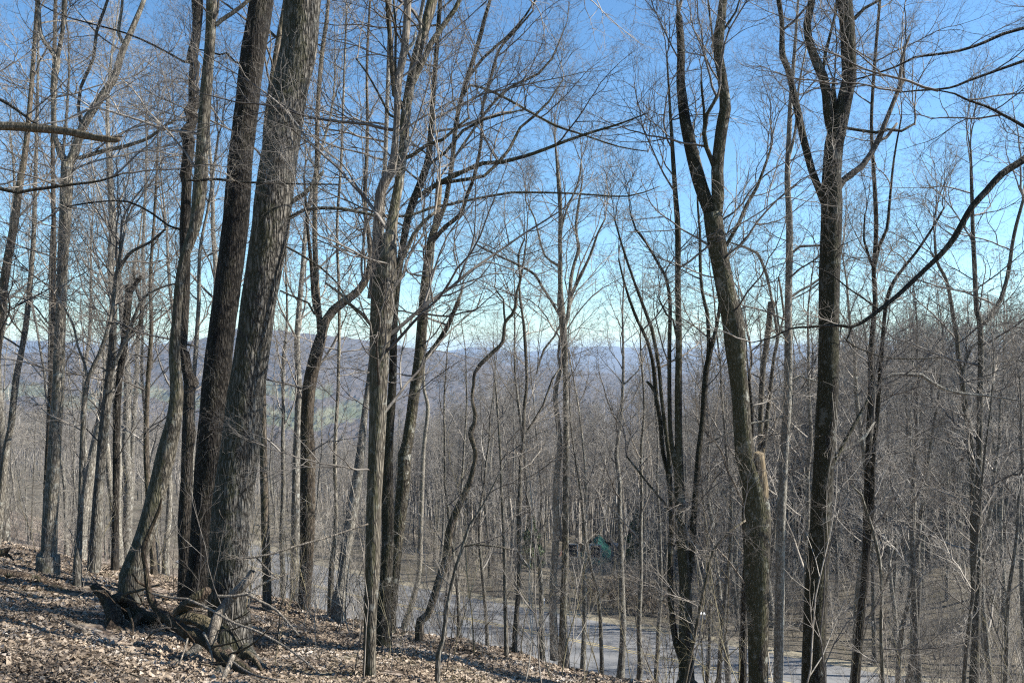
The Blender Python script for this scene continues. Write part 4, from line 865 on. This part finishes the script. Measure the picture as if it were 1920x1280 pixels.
def hills():
    # skyline heights given as picture rows along the bearing, the hills stand at their own distance
    def ridge(name, label, pxs, rows_, D, front, base, seed, depth, canopy):
        R = np.random.RandomState(seed)
        nx, ny = 620, 130
        a = np.linspace(-1500, 3450, nx); crest = np.interp(a, pxs, [ratio(r) for r in rows_]) * D
        crest = crest + sum(np.sin(a * f_ + R.rand() * 6) * h for f_, h in ((0.012, 5), (0.031, 2.2), (0.083, 1.0))) * canopy
        t = np.linspace(0, 1.25, ny)
        V = np.zeros((ny, nx, 3)); fld = np.zeros((ny, nx))
        for j, tt in enumerate(t):
            dist = front + (D - front) * tt
            prof = (0.5 - 0.5 * math.cos(math.pi * min(1, tt))) ** 1.9 if tt <= 1 else 1 - (tt - 1) * 1.6
            spur = 0.72 + 0.22 * np.sin(a * 0.011 + seed) * math.sin(math.pi * min(1, tt)) + 0.1 * np.sin(a * 0.037 + 2 * seed + tt * 3) * math.sin(math.pi * min(1, tt))
            X = (a - 960) / F * dist
            V[j, :, 0] = X; V[j, :, 1] = dist; V[j, :, 2] = base + (crest - base) * prof * np.where(tt < 1, spur + (1 - spur) * tt ** 3, 1)
        V[:, :, 2] += R.rand(ny, nx) * canopy * 9
        if name == 'hills':
            rat = 655 - V[:, :, 2] / V[:, :, 1] * F
            A = np.broadcast_to(a, (ny, nx)); 
            wob = 12 * np.sin(A * 0.03) + 8 * np.sin(A * 0.011 + 1)
            fld = ((rat + wob > 722) & (rat + wob < 745) & (A > 150) & (A < 620) | (rat + wob > 765) & (rat + wob < 800) & (A > 470) & (A < 690) | (rat + wob > 735) & (rat + wob < 760) & (A > -100) & (A < 210)).astype(float)
            V[:, :, 2] -= fld * canopy * 5
        i = np.arange(ny - 1)[:, None] * nx; j = np.arange(nx - 1)[None, :]
        Q = np.stack([i + j, i + j + 1, i + nx + j + 1, i + nx + j], -1).reshape(-1, 4)
        me = mesh_from(name, V.reshape(-1, 3), Q, M_HILL, False)
        at = me.attributes.new('field', 'FLOAT', 'POINT'); at.data.foreach_set('value', fld.astype(np.float32).ravel())
        tag(obj(name, me), label, None, None, 'structure')
    ridge('hills', 'long wooded ridge with pale green fields below it at left', [-1500, 0, 250, 380, 440, 500, 560, 640, 740, 850, 950, 1100, 1300, 1600, 2000, 3450], [640, 668, 655, 640, 624, 622, 626, 634, 646, 668, 690, 700, 705, 700, 690, 690], 2600, 560, -128, 2, 0, 1.0)
    ridge('mountains', 'blue far mountain line along the horizon', [-1500, 0, 600, 800, 850, 880, 930, 965, 1000, 1060, 1150, 1300, 1400, 1600, 2000, 3450], [640, 640, 662, 662, 658, 652, 654, 662, 661, 655, 652, 656, 648, 650, 655, 650], 7600, 3300, -128, 5, 0, 1.6)
hills()

# ------------------------------------------------------------------ haze
def haze():
    x0, x1, y0, y1, z0, z1 = -9500, 17500, -75, 10500, -150, 75
    V = [(x, y, z) for x in (-17000, 17000) for y in (y0, y1) for z in (z0, z1)]
    Q = [(0, 1, 3, 2), (4, 6, 7, 5), (0, 4, 5, 1), (2, 3, 7, 6), (0, 2, 6, 4), (1, 5, 7, 3)]
    m = bpy.data.materials.new('haze'); m.use_nodes = True; nt = m.node_tree
    for n in list(nt.nodes): nt.nodes.remove(n)
    out = nt.nodes.new('ShaderNodeOutputMaterial'); pv = nt.nodes.new('ShaderNodeVolumePrincipled')
    pv.inputs['Color'].default_value = (0.55, 0.74, 1.0, 1); pv.inputs['Density'].default_value = 0.00013; pv.inputs['Anisotropy'].default_value = 0.2
    nt.links.new(pv.outputs[0], out.inputs['Volume'])
    me = mesh_from('haze', V, Q, m, False)
    o = obj('haze', me); tag(o, 'thin blue haze over the valley', None, None, 'stuff')
haze()

# ------------------------------------------------------------------ leaf litter on the near slope
def leaves():
    R = np.random.RandomState(9); n = 190000
    px = R.uniform(-80, 1500, n); Y = 5.2 + 16 * R.rand(n) ** 1.25
    x = (px - 960) / F * Y; u = NX * x + NY * Y
    k = u < 13.5; x = x[k]; Y = Y[k]; n = len(x)
    z = terrain(x, Y) + R.uniform(0.005, 0.035, n)
    L = (0.010 + 0.028 * R.rand(n) ** 1.8) * (1 + 0.3 * (Y > 11)); W = L * R.uniform(0.45, 0.75, n); a = R.uniform(0, 6.28, n)
    ax = np.stack([np.cos(a), np.sin(a), R.normal(0, 0.35, n)], 1); bx = np.stack([-np.sin(a), np.cos(a), R.normal(-0.1, 0.45, n)], 1)
    c = np.stack([x, Y, z], 1); up = np.array([0, 0, 1.0]) * (R.uniform(-0.01, 0.02, n))[:, None]
    q = [c - ax * L[:, None], c - bx * W[:, None] + up, c + ax * L[:, None] * 0.9, c + bx * W[:, None] + up, c + up * 0]
    V = np.stack([q[0], q[1], q[2], q[3]], 1).reshape(-1, 3)
    i = np.arange(n)[:, None] * 4
    Q = np.vstack([np.hstack([i, i + 1, i + 2]), np.hstack([i, i + 2, i + 3])])
    m, nt, b = mat('dry_leaf'); at = N(nt, 'ShaderNodeAttribute'); at.attribute_name = 'leaf'
    col = ramp(nt, at.outputs['Fac'], [(0, (0.07, 0.053, 0.038)), (0.3, (0.16, 0.118, 0.08)), (0.55, (0.27, 0.21, 0.15)), (0.8, (0.34, 0.275, 0.21)), (0.95, (0.40, 0.34, 0.28)), (1, (0.46, 0.41, 0.35))])
    nt.links.new(col, b.inputs['Base Color']); b.inputs['Roughness'].default_value = 0.8
    me = mesh_from('leaf_litter', V, Q, m, False)
    a_ = me.attributes.new('leaf', 'FLOAT', 'POINT'); a_.data.foreach_set('value', np.repeat(np.clip(R.rand(n) * 0.8 + 0.1 + 0.22 * np.sin(x * 1.9 + np.sin(Y * 2.3)) * np.sin(Y * 1.7 + x) + 0.1 * np.sin(7 * x) * np.sin(6 * Y), 0, 1), 4).astype(np.float32))
    tag(obj('leaf_litter', me), 'pinkish brown fallen leaves covering the near slope', None, None, 'stuff')
leaves()

# ------------------------------------------------------------------ saplings and shrubs
def build_bush(seed, H, stems, spreadv, m, r0=0.012, leaf=None):
    R = random.Random(seed); T = Twigs()
    spec = [(10, 7, 0.12, 0.03, 0.42, 0.65), (4, 4, 0.12, 0.03, 0.55, 0.7), (3, 2, 0.12, 0.02, 0.5, 0.7), (2, 0, 0.1, 0, 0, 0)]
    for s in range(stems):
        a = R.random() * 6.28; l = spreadv * R.uniform(0.2, 1)
        h = H * R.uniform(0.6, 1)
        grow(T, (0.06 * math.cos(a) * stems ** 0.5, 0.06 * math.sin(a) * stems ** 0.5, -0.05), (l * math.cos(a), l * math.sin(a), 1), h, r0 * h / 2.5, 0, spec, R, 0.0014)
    return T.build('stems', m)
SAPL = [build_bush(50 + i, 4.0, 1, 0.12, (T_NEAR, T_PALE, T_GREEN)[i % 3], 0.010) for i in range(6)]
BUSH = [build_bush(70 + i, 3.0, 7, 0.5, (T_PALE, T_BG, T_NEAR)[i % 3], 0.012) for i in range(6)]
R = random.Random(21)
def put_small(kind, px, Y, s):
    x = (px - 960) / F * Y
    if on_road(x, Y, 3.9): return
    u, v = uv(x, Y)
    if kind == 'sapling':
        me = R.choice(SAPL)
        side = 'on the leafy slope' if u < 12 else ('on the bank' if u < 36 else 'across the road')
        sd_, lm = near_mark(px); sz = 'low' if s < 0.45 else ('small' if s < 0.75 else 'taller')
        lb = f'{sz} sapling {side}, {sd_} of {lm}'.replace(' on the leafy slope', ' on the slope'); gp = 'saplings ' + side; cat = 'sapling'
    else:
        me = R.choice(BUSH)
        side = 'on the bank' if u < 36 else 'across the road'
        sd_, lm = near_mark(px); sz = 'low' if s < 0.7 else ('mid sized' if s < 1.2 else 'tall')
        lb = f'{sz} shrub {side}, {sd_} of {lm}'; gp = 'shrubs ' + side; cat = 'shrub'
    o = obj(kind, me, None, (x, Y, gz(x, Y))); o.scale = (s, s, s * R.uniform(0.85, 1.2)); o.rotation_euler = (R.gauss(0, 0.08), R.gauss(0, 0.08), R.random() * 6.28)
    tag(o, lb, cat, gp); AUTO.append((o, lb, gp, Y))
for i in range(75): put_small('sapling', R.uniform(460, 1420), R.uniform(8.6, 16), R.uniform(0.35, 1.0))
for i in range(25): put_small('sapling', R.uniform(0, 480), R.uniform(11, 22), R.uniform(0.4, 1.0))
for i in range(28): put_small('sapling', R.uniform(1400, 1940), R.uniform(10, 24), R.uniform(0.6, 1.3))
for i in range(10): put_small('shrub', R.uniform(850, 1480), R.uniform(14, 20), R.uniform(0.4, 0.8))
for i in range(26): put_small('shrub', R.uniform(420, 1000), R.uniform(12, 20), R.uniform(0.3, 0.7))
for i in range(80):
    px_ = R.uniform(1430, 1960); put_small('shrub', px_, R.uniform(44, 60) if px_ < 1640 else R.uniform(17, 52), R.uniform(0.8, 1.9))
for i in range(35): put_small('shrub', R.uniform(1380, 1960), R.uniform(36, 70) , R.uniform(1.1, 2.2))
for i in range(65): put_small('shrub', R.uniform(820, 1500), R.uniform(44, 62), R.uniform(0.7, 1.7))
for i in range(55): put_small('shrub', R.uniform(540, 1000), R.uniform(50, 78), R.uniform(0.9, 1.9))
for i in range(38): put_small('shrub', R.uniform(-20, 700), R.uniform(18, 60), R.uniform(0.6, 1.3))

# ------------------------------------------------------------------ shrubs with leaves: rusty beech brush and evergreens by the road
def leafy(name, label, cat, px, Y, H, W, n, col, size, seed, group=None, conic=False):
    R = np.random.RandomState(seed); x = (px - 960) / F * Y; z = gz(x, Y)
    root = thing(name, label, cat, (x, Y, z), group)
    rr = random.Random(seed); T = Twigs()
    spec = [(7, 10, 0.05, 0.0, 0.4, 0.9), (4, 4, 0.12, 0.02, 0.5, 0.8), (2, 0, 0.1, 0, 0, 0)]
    for s in range(1 if conic else 6):
        a = rr.random() * 6.28
        grow(T, (0, 0, -0.05), (0.0 if conic else 0.35 * math.cos(a), 0.0 if conic else 0.35 * math.sin(a), 1), H, 0.02 * H ** 0.5, 0, spec, rr, 0.004)
    obj('stem', T.build('stem', B_BROWN), root)
    t = R.rand(n); hgt = (0.1 + 0.9 * t) * H
    wr = W * ((1 - t) ** 0.7 if conic else np.sqrt(np.clip(1 - (2 * t - 0.9) ** 2, 0.05, 1))) * (0.3 + 0.7 * R.rand(n) ** 0.5) * (0.75 + 0.25 * np.sin(hgt * 5))
    a = R.rand(n) * 6.28
    c = np.stack([wr * np.cos(a), wr * np.sin(a), hgt], 1)
    d1 = R.randn(n, 3); d1 /= np.linalg.norm(d1, axis=1)[:, None]; d2 = np.cross(d1, R.randn(n, 3)); d2 /= np.linalg.norm(d2, axis=1)[:, None]
    s1 = size * R.uniform(0.6, 1.3, n)[:, None]
    V = np.stack([c - d1 * s1, c - d2 * s1 * 0.45, c + d1 * s1, c + d2 * s1 * 0.45], 1).reshape(-1, 3)
    Q = (np.arange(n)[:, None] * 4 + np.arange(4)[None, :])
    m, nt, b = mat(name + '_leaf'); at = N(nt, 'ShaderNodeAttribute'); at.attribute_name = 'leaf'
    nt.links.new(ramp(nt, at.outputs['Fac'], [(0, tuple(v * 0.55 for v in col)), (1, tuple(min(1, v * 1.35) for v in col))]), b.inputs['Base Color']); b.inputs['Roughness'].default_value = 0.7
    me = mesh_from('leaves', V, Q, m, False); a_ = me.attributes.new('leaf', 'FLOAT', 'POINT'); a_.data.foreach_set('value', np.repeat(R.rand(n), 4).astype(np.float32))
    o = obj('foliage', me, root)
for i, (px, Y, H, W) in enumerate([(1150, 50, 2.0, 1.5), (1172, 51, 2.6, 1.7), (1200, 49.5, 1.7, 1.5), (1222, 50, 2.0, 1.4), (1252, 49, 1.4, 1.3), (1105, 52, 1.5, 1.3)]):
    leafy('rusty_shrub', ['low rust brown leafy shrub at the far road edge, left part of the brown brush', 'tallest rust brown leafy shrub at the far road edge below the green roof', 'middle rust brown leafy shrub at the far road edge', 'rust brown leafy shrub right of the middle one at the far road edge', 'smallest rust brown shrub at the right end of the brown brush', 'isolated rust brown shrub left of the brown brush'][i],
          'shrub', px, Y, H, W, 520, (0.20, 0.15, 0.10), 0.075, 300 + i, 'rust brown shrubs along the far road edge')
leafy('evergreen_tree', 'small green conifer beside the green roofed house, right side', 'tree', 1193, 74, 5.4, 1.7, 5000, (0.085, 0.12, 0.045), 0.13, 320, None, True)
leafy('evergreen_tree', 'small green conifer left of the green roofed house', 'tree', 996, 66, 4.4, 1.5, 4000, (0.085, 0.115, 0.045), 0.13, 321, None, True)

# ------------------------------------------------------------------ house with a green metal roof
def box(x0, x1, y0, y1, z0, z1):
    V = [(x, y, z) for x in (x0, x1) for y in (y0, y1) for z in (z0, z1)]
    Q = [(0, 1, 3, 2), (4, 6, 7, 5), (0, 4, 5, 1), (2, 3, 7, 6), (0, 2, 6, 4), (1, 5, 7, 3)]
    return V, Q
def bm_(boxes):
    V = []; Q = []
    for v, q in boxes:
        k = len(V); V += v; Q += [tuple(i + k for i in f) for f in q]
    return V, Q
def house():
    Y = 76; px = 1116; x, _, _ = P(px, 655, Y); z = gz(x, Y)
    h = thing('house', 'brown cabin with a steep green metal roof half hidden in the woods across the road', 'house', (x, Y, z))
    h.rotation_euler = (0, 0, math.radians(-8))
    mw = flat('cabin_boards', (0.13, 0.07, 0.05)); mr = flat('green_metal_roof', (0.03, 0.15, 0.115), 0.6); mt = flat('trim_white', (0.6, 0.6, 0.57)); mg = flat('window_glass', (0.03, 0.035, 0.04), 0.1)
    W, D, he, hp = 3.9, 10.0, 0.5 + (ratio(1128) * Y - z), 0
    zr = P(px, 1050, Y)[2] - z; ze = P(px, 1134, Y)[2] - z
    # gable walls and side walls
    t = 0.12
    V = [(-W, 0, -1), (W, 0, -1), (W, 0, ze + 0.3), (0, 0, zr - 0.35), (-W, 0, ze + 0.3), (-W, t, -1), (W, t, -1), (W, t, ze + 0.3), (0, t, zr - 0.35), (-W, t, ze + 0.3)]
    def poly(name, V, faces, m):
        me = bpy.data.meshes.new(name); me.from_pydata(V, [], faces); me.materials.append(m); me.update(); return obj(name, me, h)
    fc = [(0, 1, 2, 3, 4), (9, 8, 7, 6, 5), (0, 5, 6, 1), (1, 6, 7, 2), (2, 7, 8, 3), (3, 8, 9, 4), (4, 9, 5, 0)]
    poly('gable_wall', V, fc, mw); poly('gable_wall', [(a, b + D, c) for a, b, c in V], fc, mw)
    for s in (-1, 1):
        poly('side_wall', *box(s * W - 0.06, s * W + 0.06, t, D, -1, ze + 0.28), mw)
    # roof slopes, each with its standing seams
    import itertools
    for s in (-1, 1):
        e = (s * (W + 0.75), ze - 0.05); r = (0, zr)
        V = []
        for y_ in (-0.6, D + 0.6):
            V += [(e[0], y_, e[1]), (r[0], y_, r[1]), (r[0], y_, r[1] - 0.14), (e[0], y_, e[1] - 0.14)]
        rf = poly('roof', V, [(0, 1, 2, 3), (7, 6, 5, 4), (0, 4, 5, 1), (1, 5, 6, 2), (2, 6, 7, 3), (3, 7, 4, 0)], mr)
        for k in range(26):
            y_ = -0.55 + k * (D + 1.1) / 25
            a = [(e[0], y_, e[1] + 0.045), (r[0], y_, r[1] + 0.045), (r[0], y_ + 0.04, r[1] + 0.045), (e[0], y_ + 0.04, e[1] + 0.045), (e[0], y_, e[1] + 0.002), (r[0], y_, r[1] + 0.002), (r[0], y_ + 0.04, r[1] + 0.002), (e[0], y_ + 0.04, e[1] + 0.002)]
            me = bpy.data.meshes.new('seam'); me.from_pydata(a, [], [(0, 1, 2, 3), (0, 4, 5, 1), (2, 6, 7, 3), (0, 3, 7, 4), (1, 5, 6, 2)]); me.materials.append(mr)
            o = obj('seam', me, rf)
    for i, wx in enumerate((-2.2, 0.0, 2.2)):
        f = poly('window', *bm_([box(wx - 0.55, wx + 0.55, -0.05, -0.01, 0.6, 1.9)]), mt)
        g = poly('pane', *box(wx - 0.46, wx + 0.46, -0.062, -0.052, 0.69, 1.81), mg); g.parent = f
    poly('chimney', *box(1.4, 2.1, 3.6, 4.3, ze, zr + 0.7), flat('chimney_stone', (0.25, 0.22, 0.2)))
house()

# small white fittings near the road
def post(label, px, py, hh, w, name='marker_post'):
    Y = 30.0
    while Y < 80:                            # stands where the sight line meets the ground beyond the road
        p = P(px, py, Y)
        if p[2] <= gz(p[0], Y) + 0.02 and not on_road(p[0], Y, 3.6): break
        Y += 0.1
    z = gz(p[0], Y); r = thing(name, label, 'post', (p[0], Y, z))
    me = bpy.data.meshes.new('post'); me.from_pydata(*(lambda q: (q[0], [], q[1]))(box(-0.05, 0.05, -0.05, 0.05, -0.2, hh - 0.3))); me.materials.append(flat('post_wood', (0.2, 0.16, 0.12))); obj('post', me, r)
    me = bpy.data.meshes.new('box'); me.from_pydata(*(lambda q: (q[0], [], q[1]))(box(-w, w, -0.22, 0.22, hh - 0.3, hh))); me.materials.append(flat('white_enamel', (0.75, 0.75, 0.73), 0.4)); obj('mailbox_body', me, r)
post('small white roadside box on a post behind the twin stemmed tree', 1018, 1174, 0.75, 0.1, 'mailbox')
post('small pale roadside box on a post, right of the vase shaped clump', 1317, 1170, 0.7, 0.16, 'mailbox')
def dish():
    Y = 82; x, _, z1 = P(1167, 1048, Y); z = gz(x, Y)
    r = thing('satellite_dish', 'small round white dish on a pole in the woods above the green roof', 'dish', (x, Y, z))
    T = Twigs(); T.add([(0, 0, -0.2, 0.04), (0, 0, z1 - z, 0.04)]); obj('pole', T.build('pole', B_GREY, 6), r)
    V = []; Q = []; n = 16
    for j in range(5):
        for i in range(n):
            a = i * 2 * math.pi / n; rr = 0.32 * j / 4 + 0.01
            V.append((rr * math.cos(a), -0.12 - 0.9 * rr * rr, z1 - z + rr * math.sin(a)))
    for j in range(4):
        for i in range(n): Q.append((j * n + i, j * n + (i + 1) % n, (j + 1) * n + (i + 1) % n, (j + 1) * n + i))
    obj('reflector', mesh_from('reflector', V, Q, flat('dish_white', (0.75, 0.75, 0.75), 0.4)), r)
dish()

# ------------------------------------------------------------------ deadwood round the foot of the big pair
def deadwood(name, label, chains, m, Y=None, group=None, lump=0.16, cat='log', dirs=None, tw=0, snap=False):
    R = random.Random(int(chains[0][0][0] * 7 + chains[0][0][1]))
    if Y is None: Y = hit(chains[0][0][0], chains[0][0][1])
    root = None
    for ci, ch in enumerate(chains):
        rows = []
        for q in ch:
            Yq = q[3] if len(q) > 3 else (hit(q[0], q[1] + q[2] * 0.4) if snap else Y)
            p = P(q[0], q[1], Yq); rows.append([p[0], p[1], p[2], q[2] / F * Yq / 2])
        rows = np.array(rows)
        if root is None:
            base = rows[0][:3].copy(); root = thing(name, label, cat, base, group)
        c = catmull(rows - np.array([*base, 0]), 0.045 if rows[0][3] > 0.02 else 0.08)
        V, Q = tube_fine(c, 18 if rows[0][3] > 0.02 else 6, ci + 11, lump, 0.008 if rows[0][3] > 0.03 else 0, 16)
        obj(['stem', 'side_limb'][min(1, ci)], mesh_from('dead', V, Q, m), root)
        for k in range(tw):
            pt = c[R.randrange(len(c))]; add_spray(root, pt[:3], R.uniform(0.35, 0.8), 20, R.random() * 6.28, R, 'n')
    return root
deadwood('fallen_log', 'brown fallen log lying at the left edge among leaves', [[(-30, 1068, 15), (0, 1073, 15), (35, 1079, 14), (66, 1083, 13), (78, 1090, 15)], [(78, 1090, 12), (100, 1100, 10), (125, 1109, 8), (155, 1112, 5)]], B_ROT, snap=True)
deadwood('root_mass', 'dark upturned root mass with a pointed horn left of the big pair of trunks',
         [[(172, 1096, 7, 10.0), (178, 1103, 14, 10.0), (192, 1114, 20, 10.0), (203, 1132, 24, 10.0), (212, 1150, 30, 9.9), (210, 1175, 32, 9.8), (205, 1200, 26, 9.6)],
          [(206, 1130, 18, 10.0), (225, 1122, 24, 10.1), (240, 1135, 28, 10.2), (252, 1152, 30, 10.2), (280, 1160, 24, 10.1), (305, 1158, 16, 10.0)],
          [(212, 1168, 20, 9.9), (230, 1185, 18, 9.7), (245, 1172, 18, 9.9), (262, 1150, 14, 10)],
          [(225, 1125, 9, 10), (238, 1112, 7, 9.9), (262, 1106, 5, 9.8), (300, 1095, 3, 9.6)],
          [(240, 1140, 6, 9.9), (250, 1175, 4, 9.6), (246, 1205, 3, 9.3), (256, 1225, 2, 9.1)]], B_ROT, cat='stump', lump=0.3, tw=0)
deadwood('dead_branch', 'dark crooked dead branch rising from the roots in front of the leaning pale trunk',
         [[(303, 934, 4, 9.0), (298, 955, 7, 9.0), (288, 978, 8, 9.0), (278, 1000, 9, 9.0), (268, 1030, 9, 9.0), (272, 1058, 9, 9.0), (276, 1090, 10, 9.0), (282, 1120, 13, 8.95), (296, 1142, 17, 8.9), (322, 1166, 21, 8.8), (350, 1185, 24, 8.7), (385, 1200, 24, 8.6), (410, 1228, 20, 8.4), (432, 1250, 16, 8.2)],
          [(270, 1035, 5, 9), (262, 1020, 4, 9), (256, 1012, 3, 9)], [(276, 1100, 5, 9), (258, 1090, 4, 8.9), (248, 1075, 3, 8.8)]], B_ROT, cat='branch', lump=0.14, tw=1)
deadwood('broken_limb', 'thick dead limb propped against the massive furrowed trunk, its upper end pale and snapped',
         [[(474, 1070, 13, 8.7), (468, 1082, 16, 8.7), (452, 1100, 17, 8.7), (438, 1114, 17, 8.75)], [(438, 1113, 17, 8.75), (425, 1130, 18, 8.75), (410, 1150, 19, 8.7), (400, 1180, 20, 8.6), (395, 1210, 17, 8.5)]], B_DEAD, cat='branch', lump=0.1)
deadwood('dead_branch', 'long thin pale stick slanting right across the root mass',
         [[(285, 1112, 4, 8.3), (330, 1121, 4.5, 8.25), (350, 1122, 4.5, 8.2), (400, 1145, 5, 8.1), (440, 1168, 5, 8.0), (480, 1182, 4.5, 7.9), (540, 1215, 4, 7.8), (600, 1262, 3, 7.6)]], B_DEAD, cat='branch', lump=0.05)
deadwood('dead_branch', 'pale forked twig pointing right beside the massive furrowed trunk',
         [[(445, 1047, 4, 8.2), (460, 1046, 5, 8.2), (500, 1040, 4, 8.2), (560, 1022, 4, 8.3), (620, 1005, 3.6, 8.4), (690, 982, 3, 8.5)], [(480, 1044, 3, 8.2), (500, 1065, 3, 8.2), (520, 1085, 2.5, 8.2)]], B_DEAD, cat='branch', lump=0.05, tw=2)
deadwood('dead_branch', 'curved pale stick at the foot of the massive trunk rising to the right',
         [[(408, 1117, 6, 8.1), (440, 1117, 6, 8.1), (462, 1113, 7, 8.1), (490, 1128, 6, 8.1), (520, 1145, 5, 8.0), (560, 1190, 4, 7.9)], [(462, 1113, 4, 8.1), (500, 1090, 4, 8.2), (540, 1075, 3, 8.3)]], B_DEAD, cat='branch', lump=0.08)
deadwood('dead_branch', 'short bright stick standing below the big trunk foot',
         [[(382, 1185, 5, 8.1), (392, 1210, 4, 8.0), (400, 1240, 3.5, 7.9)]], B_PALE, cat='branch', lump=0.05)
deadwood('dead_branch', 'pale thick stick lying at the bottom edge right of the big trunk base',
         [[(437, 1228, 9, 7.5), (428, 1250, 10, 7.4), (415, 1278, 9, 7.2), (405, 1300, 8, 7.1)], [(437, 1240, 4, 7.4), (470, 1262, 4, 7.3), (520, 1275, 4, 7.2)]], B_DEAD, cat='branch', lump=0.1)
deadwood('dead_branch', 'dark tilted stick below the root mass leaning left',
         [[(352, 1196, 4, 7.9), (345, 1220, 4, 7.8), (336, 1244, 3.5, 7.7)]], B_DEAD, cat='branch', lump=0.06)
deadwood('fallen_log', 'grey log lying in the tree shadow left of the root mass',
         [[(100, 1150, 8), (125, 1168, 9), (150, 1180, 9), (165, 1190, 7)]], B_DEAD, snap=True)
deadwood('root_knot', 'jagged dark piece of broken wood standing at the far left on the slope crest', [[(-20, 1040, 12, 14), (5, 1036, 14, 14), (14, 1030, 8, 14), (20, 1026, 3, 14)], [(8, 1036, 8, 14), (20, 1044, 4, 14), (26, 1050, 2, 14)]], B_ROT, cat='stump', lump=0.25)
deadwood('root_mass', 'dark hollow tangle of roots between the two thickest trunks at the ground',
         [[(335, 1150, 20, 9.3), (352, 1135, 22, 9.2), (375, 1118, 22, 9.2), (392, 1105, 14, 9.2)], [(335, 1165, 22, 9.2), (360, 1160, 20, 9.1), (385, 1170, 22, 9.0), (400, 1190, 20, 8.8)], [(440, 1240, 16, 8.3), (462, 1225, 14, 8.3), (480, 1238, 10, 8.2), (490, 1255, 6, 8.1)], [(420, 1225, 20, 8.4), (445, 1245, 20, 8.2), (470, 1262, 14, 8.0)]], B_ROT, cat='stump', lump=0.3, tw=0)
R = random.Random(19)
for i in range(22):
    px = R.uniform(190, 500); py = R.uniform(1110, 1240) if px > 300 else R.uniform(1100, 1200); Y0 = 9.6 - (py - 1100) / 130 * 1.5
    a = R.uniform(-0.5, 0.9) if R.random() < 0.6 else R.uniform(1.8, 3.2); Lp = R.uniform(25, 120); w = R.uniform(1.5, 5)
    pts = []
    for k in range(5):
        pts.append((px, py, w * (1 - 0.15 * k), Y0 - 0.1 * k)); px += math.cos(a) * Lp / 4; py -= math.sin(a) * Lp / 4; a += R.gauss(0, 0.25)
    side = near_mark(pts[0][0]); o = deadwood('dead_stick', 'x', [pts], R.choice((B_ROT, B_ROT, B_DEAD, B_LIMB)), cat='stick', lump=0.1)
    AUTO.append((o, f'{"thick" if w > 3.6 else "thin"} dead stick among roots, {side[0]} of {side[1]}', 'dead sticks in the root tangle', pts[0][3]))
R = random.Random(77)
for i in range(46):                         # loose sticks over the slope
    px = R.uniform(20, 1150); Y = R.uniform(6.8, 14); x = (px - 960) / F * Y
    if NX * x + NY * Y > 11.5: continue
    L_ = R.uniform(0.3, 1.6); a = R.uniform(-0.6, 0.6) + (math.pi if R.random() < 0.5 else 0); r = 0.004 + 0.009 * L_ * R.random()
    rows = [(0, 0, 0, r)]; xx = yy = 0
    for k in range(4):
        xx += math.cos(a) * L_ / 4; yy += math.sin(a) * L_ / 4; a += R.gauss(0, 0.15)
        rows.append((xx, yy, gz(x + xx, Y + yy) - gz(x, Y) + R.uniform(0, 0.02), r * (1 - 0.18 * k)))
    V, Q = tube_fine(catmull(rows, 0.12), 6, i, 0.1)
    o = obj('fallen_stick', mesh_from('stick', V, Q, R.choice((B_DEAD, B_DEAD, B_ROT, B_PALE))), None, (x, Y, gz(x, Y) + 0.03))
    sd_, lm = near_mark(px)
    lb = ('short' if L_ < 0.7 else ('longish' if L_ < 1.15 else 'long')) + f' fallen stick, below and {sd_} of {lm}'
    tag(o, lb, 'stick', 'fallen sticks on the leafy slope'); AUTO.append((o, lb, 'fallen sticks on the leafy slope', Y))
resolve_labels()
print('TREES', NT, 'SPRAYS', NSPRAY, 'OBJECTS', len(scene.objects))
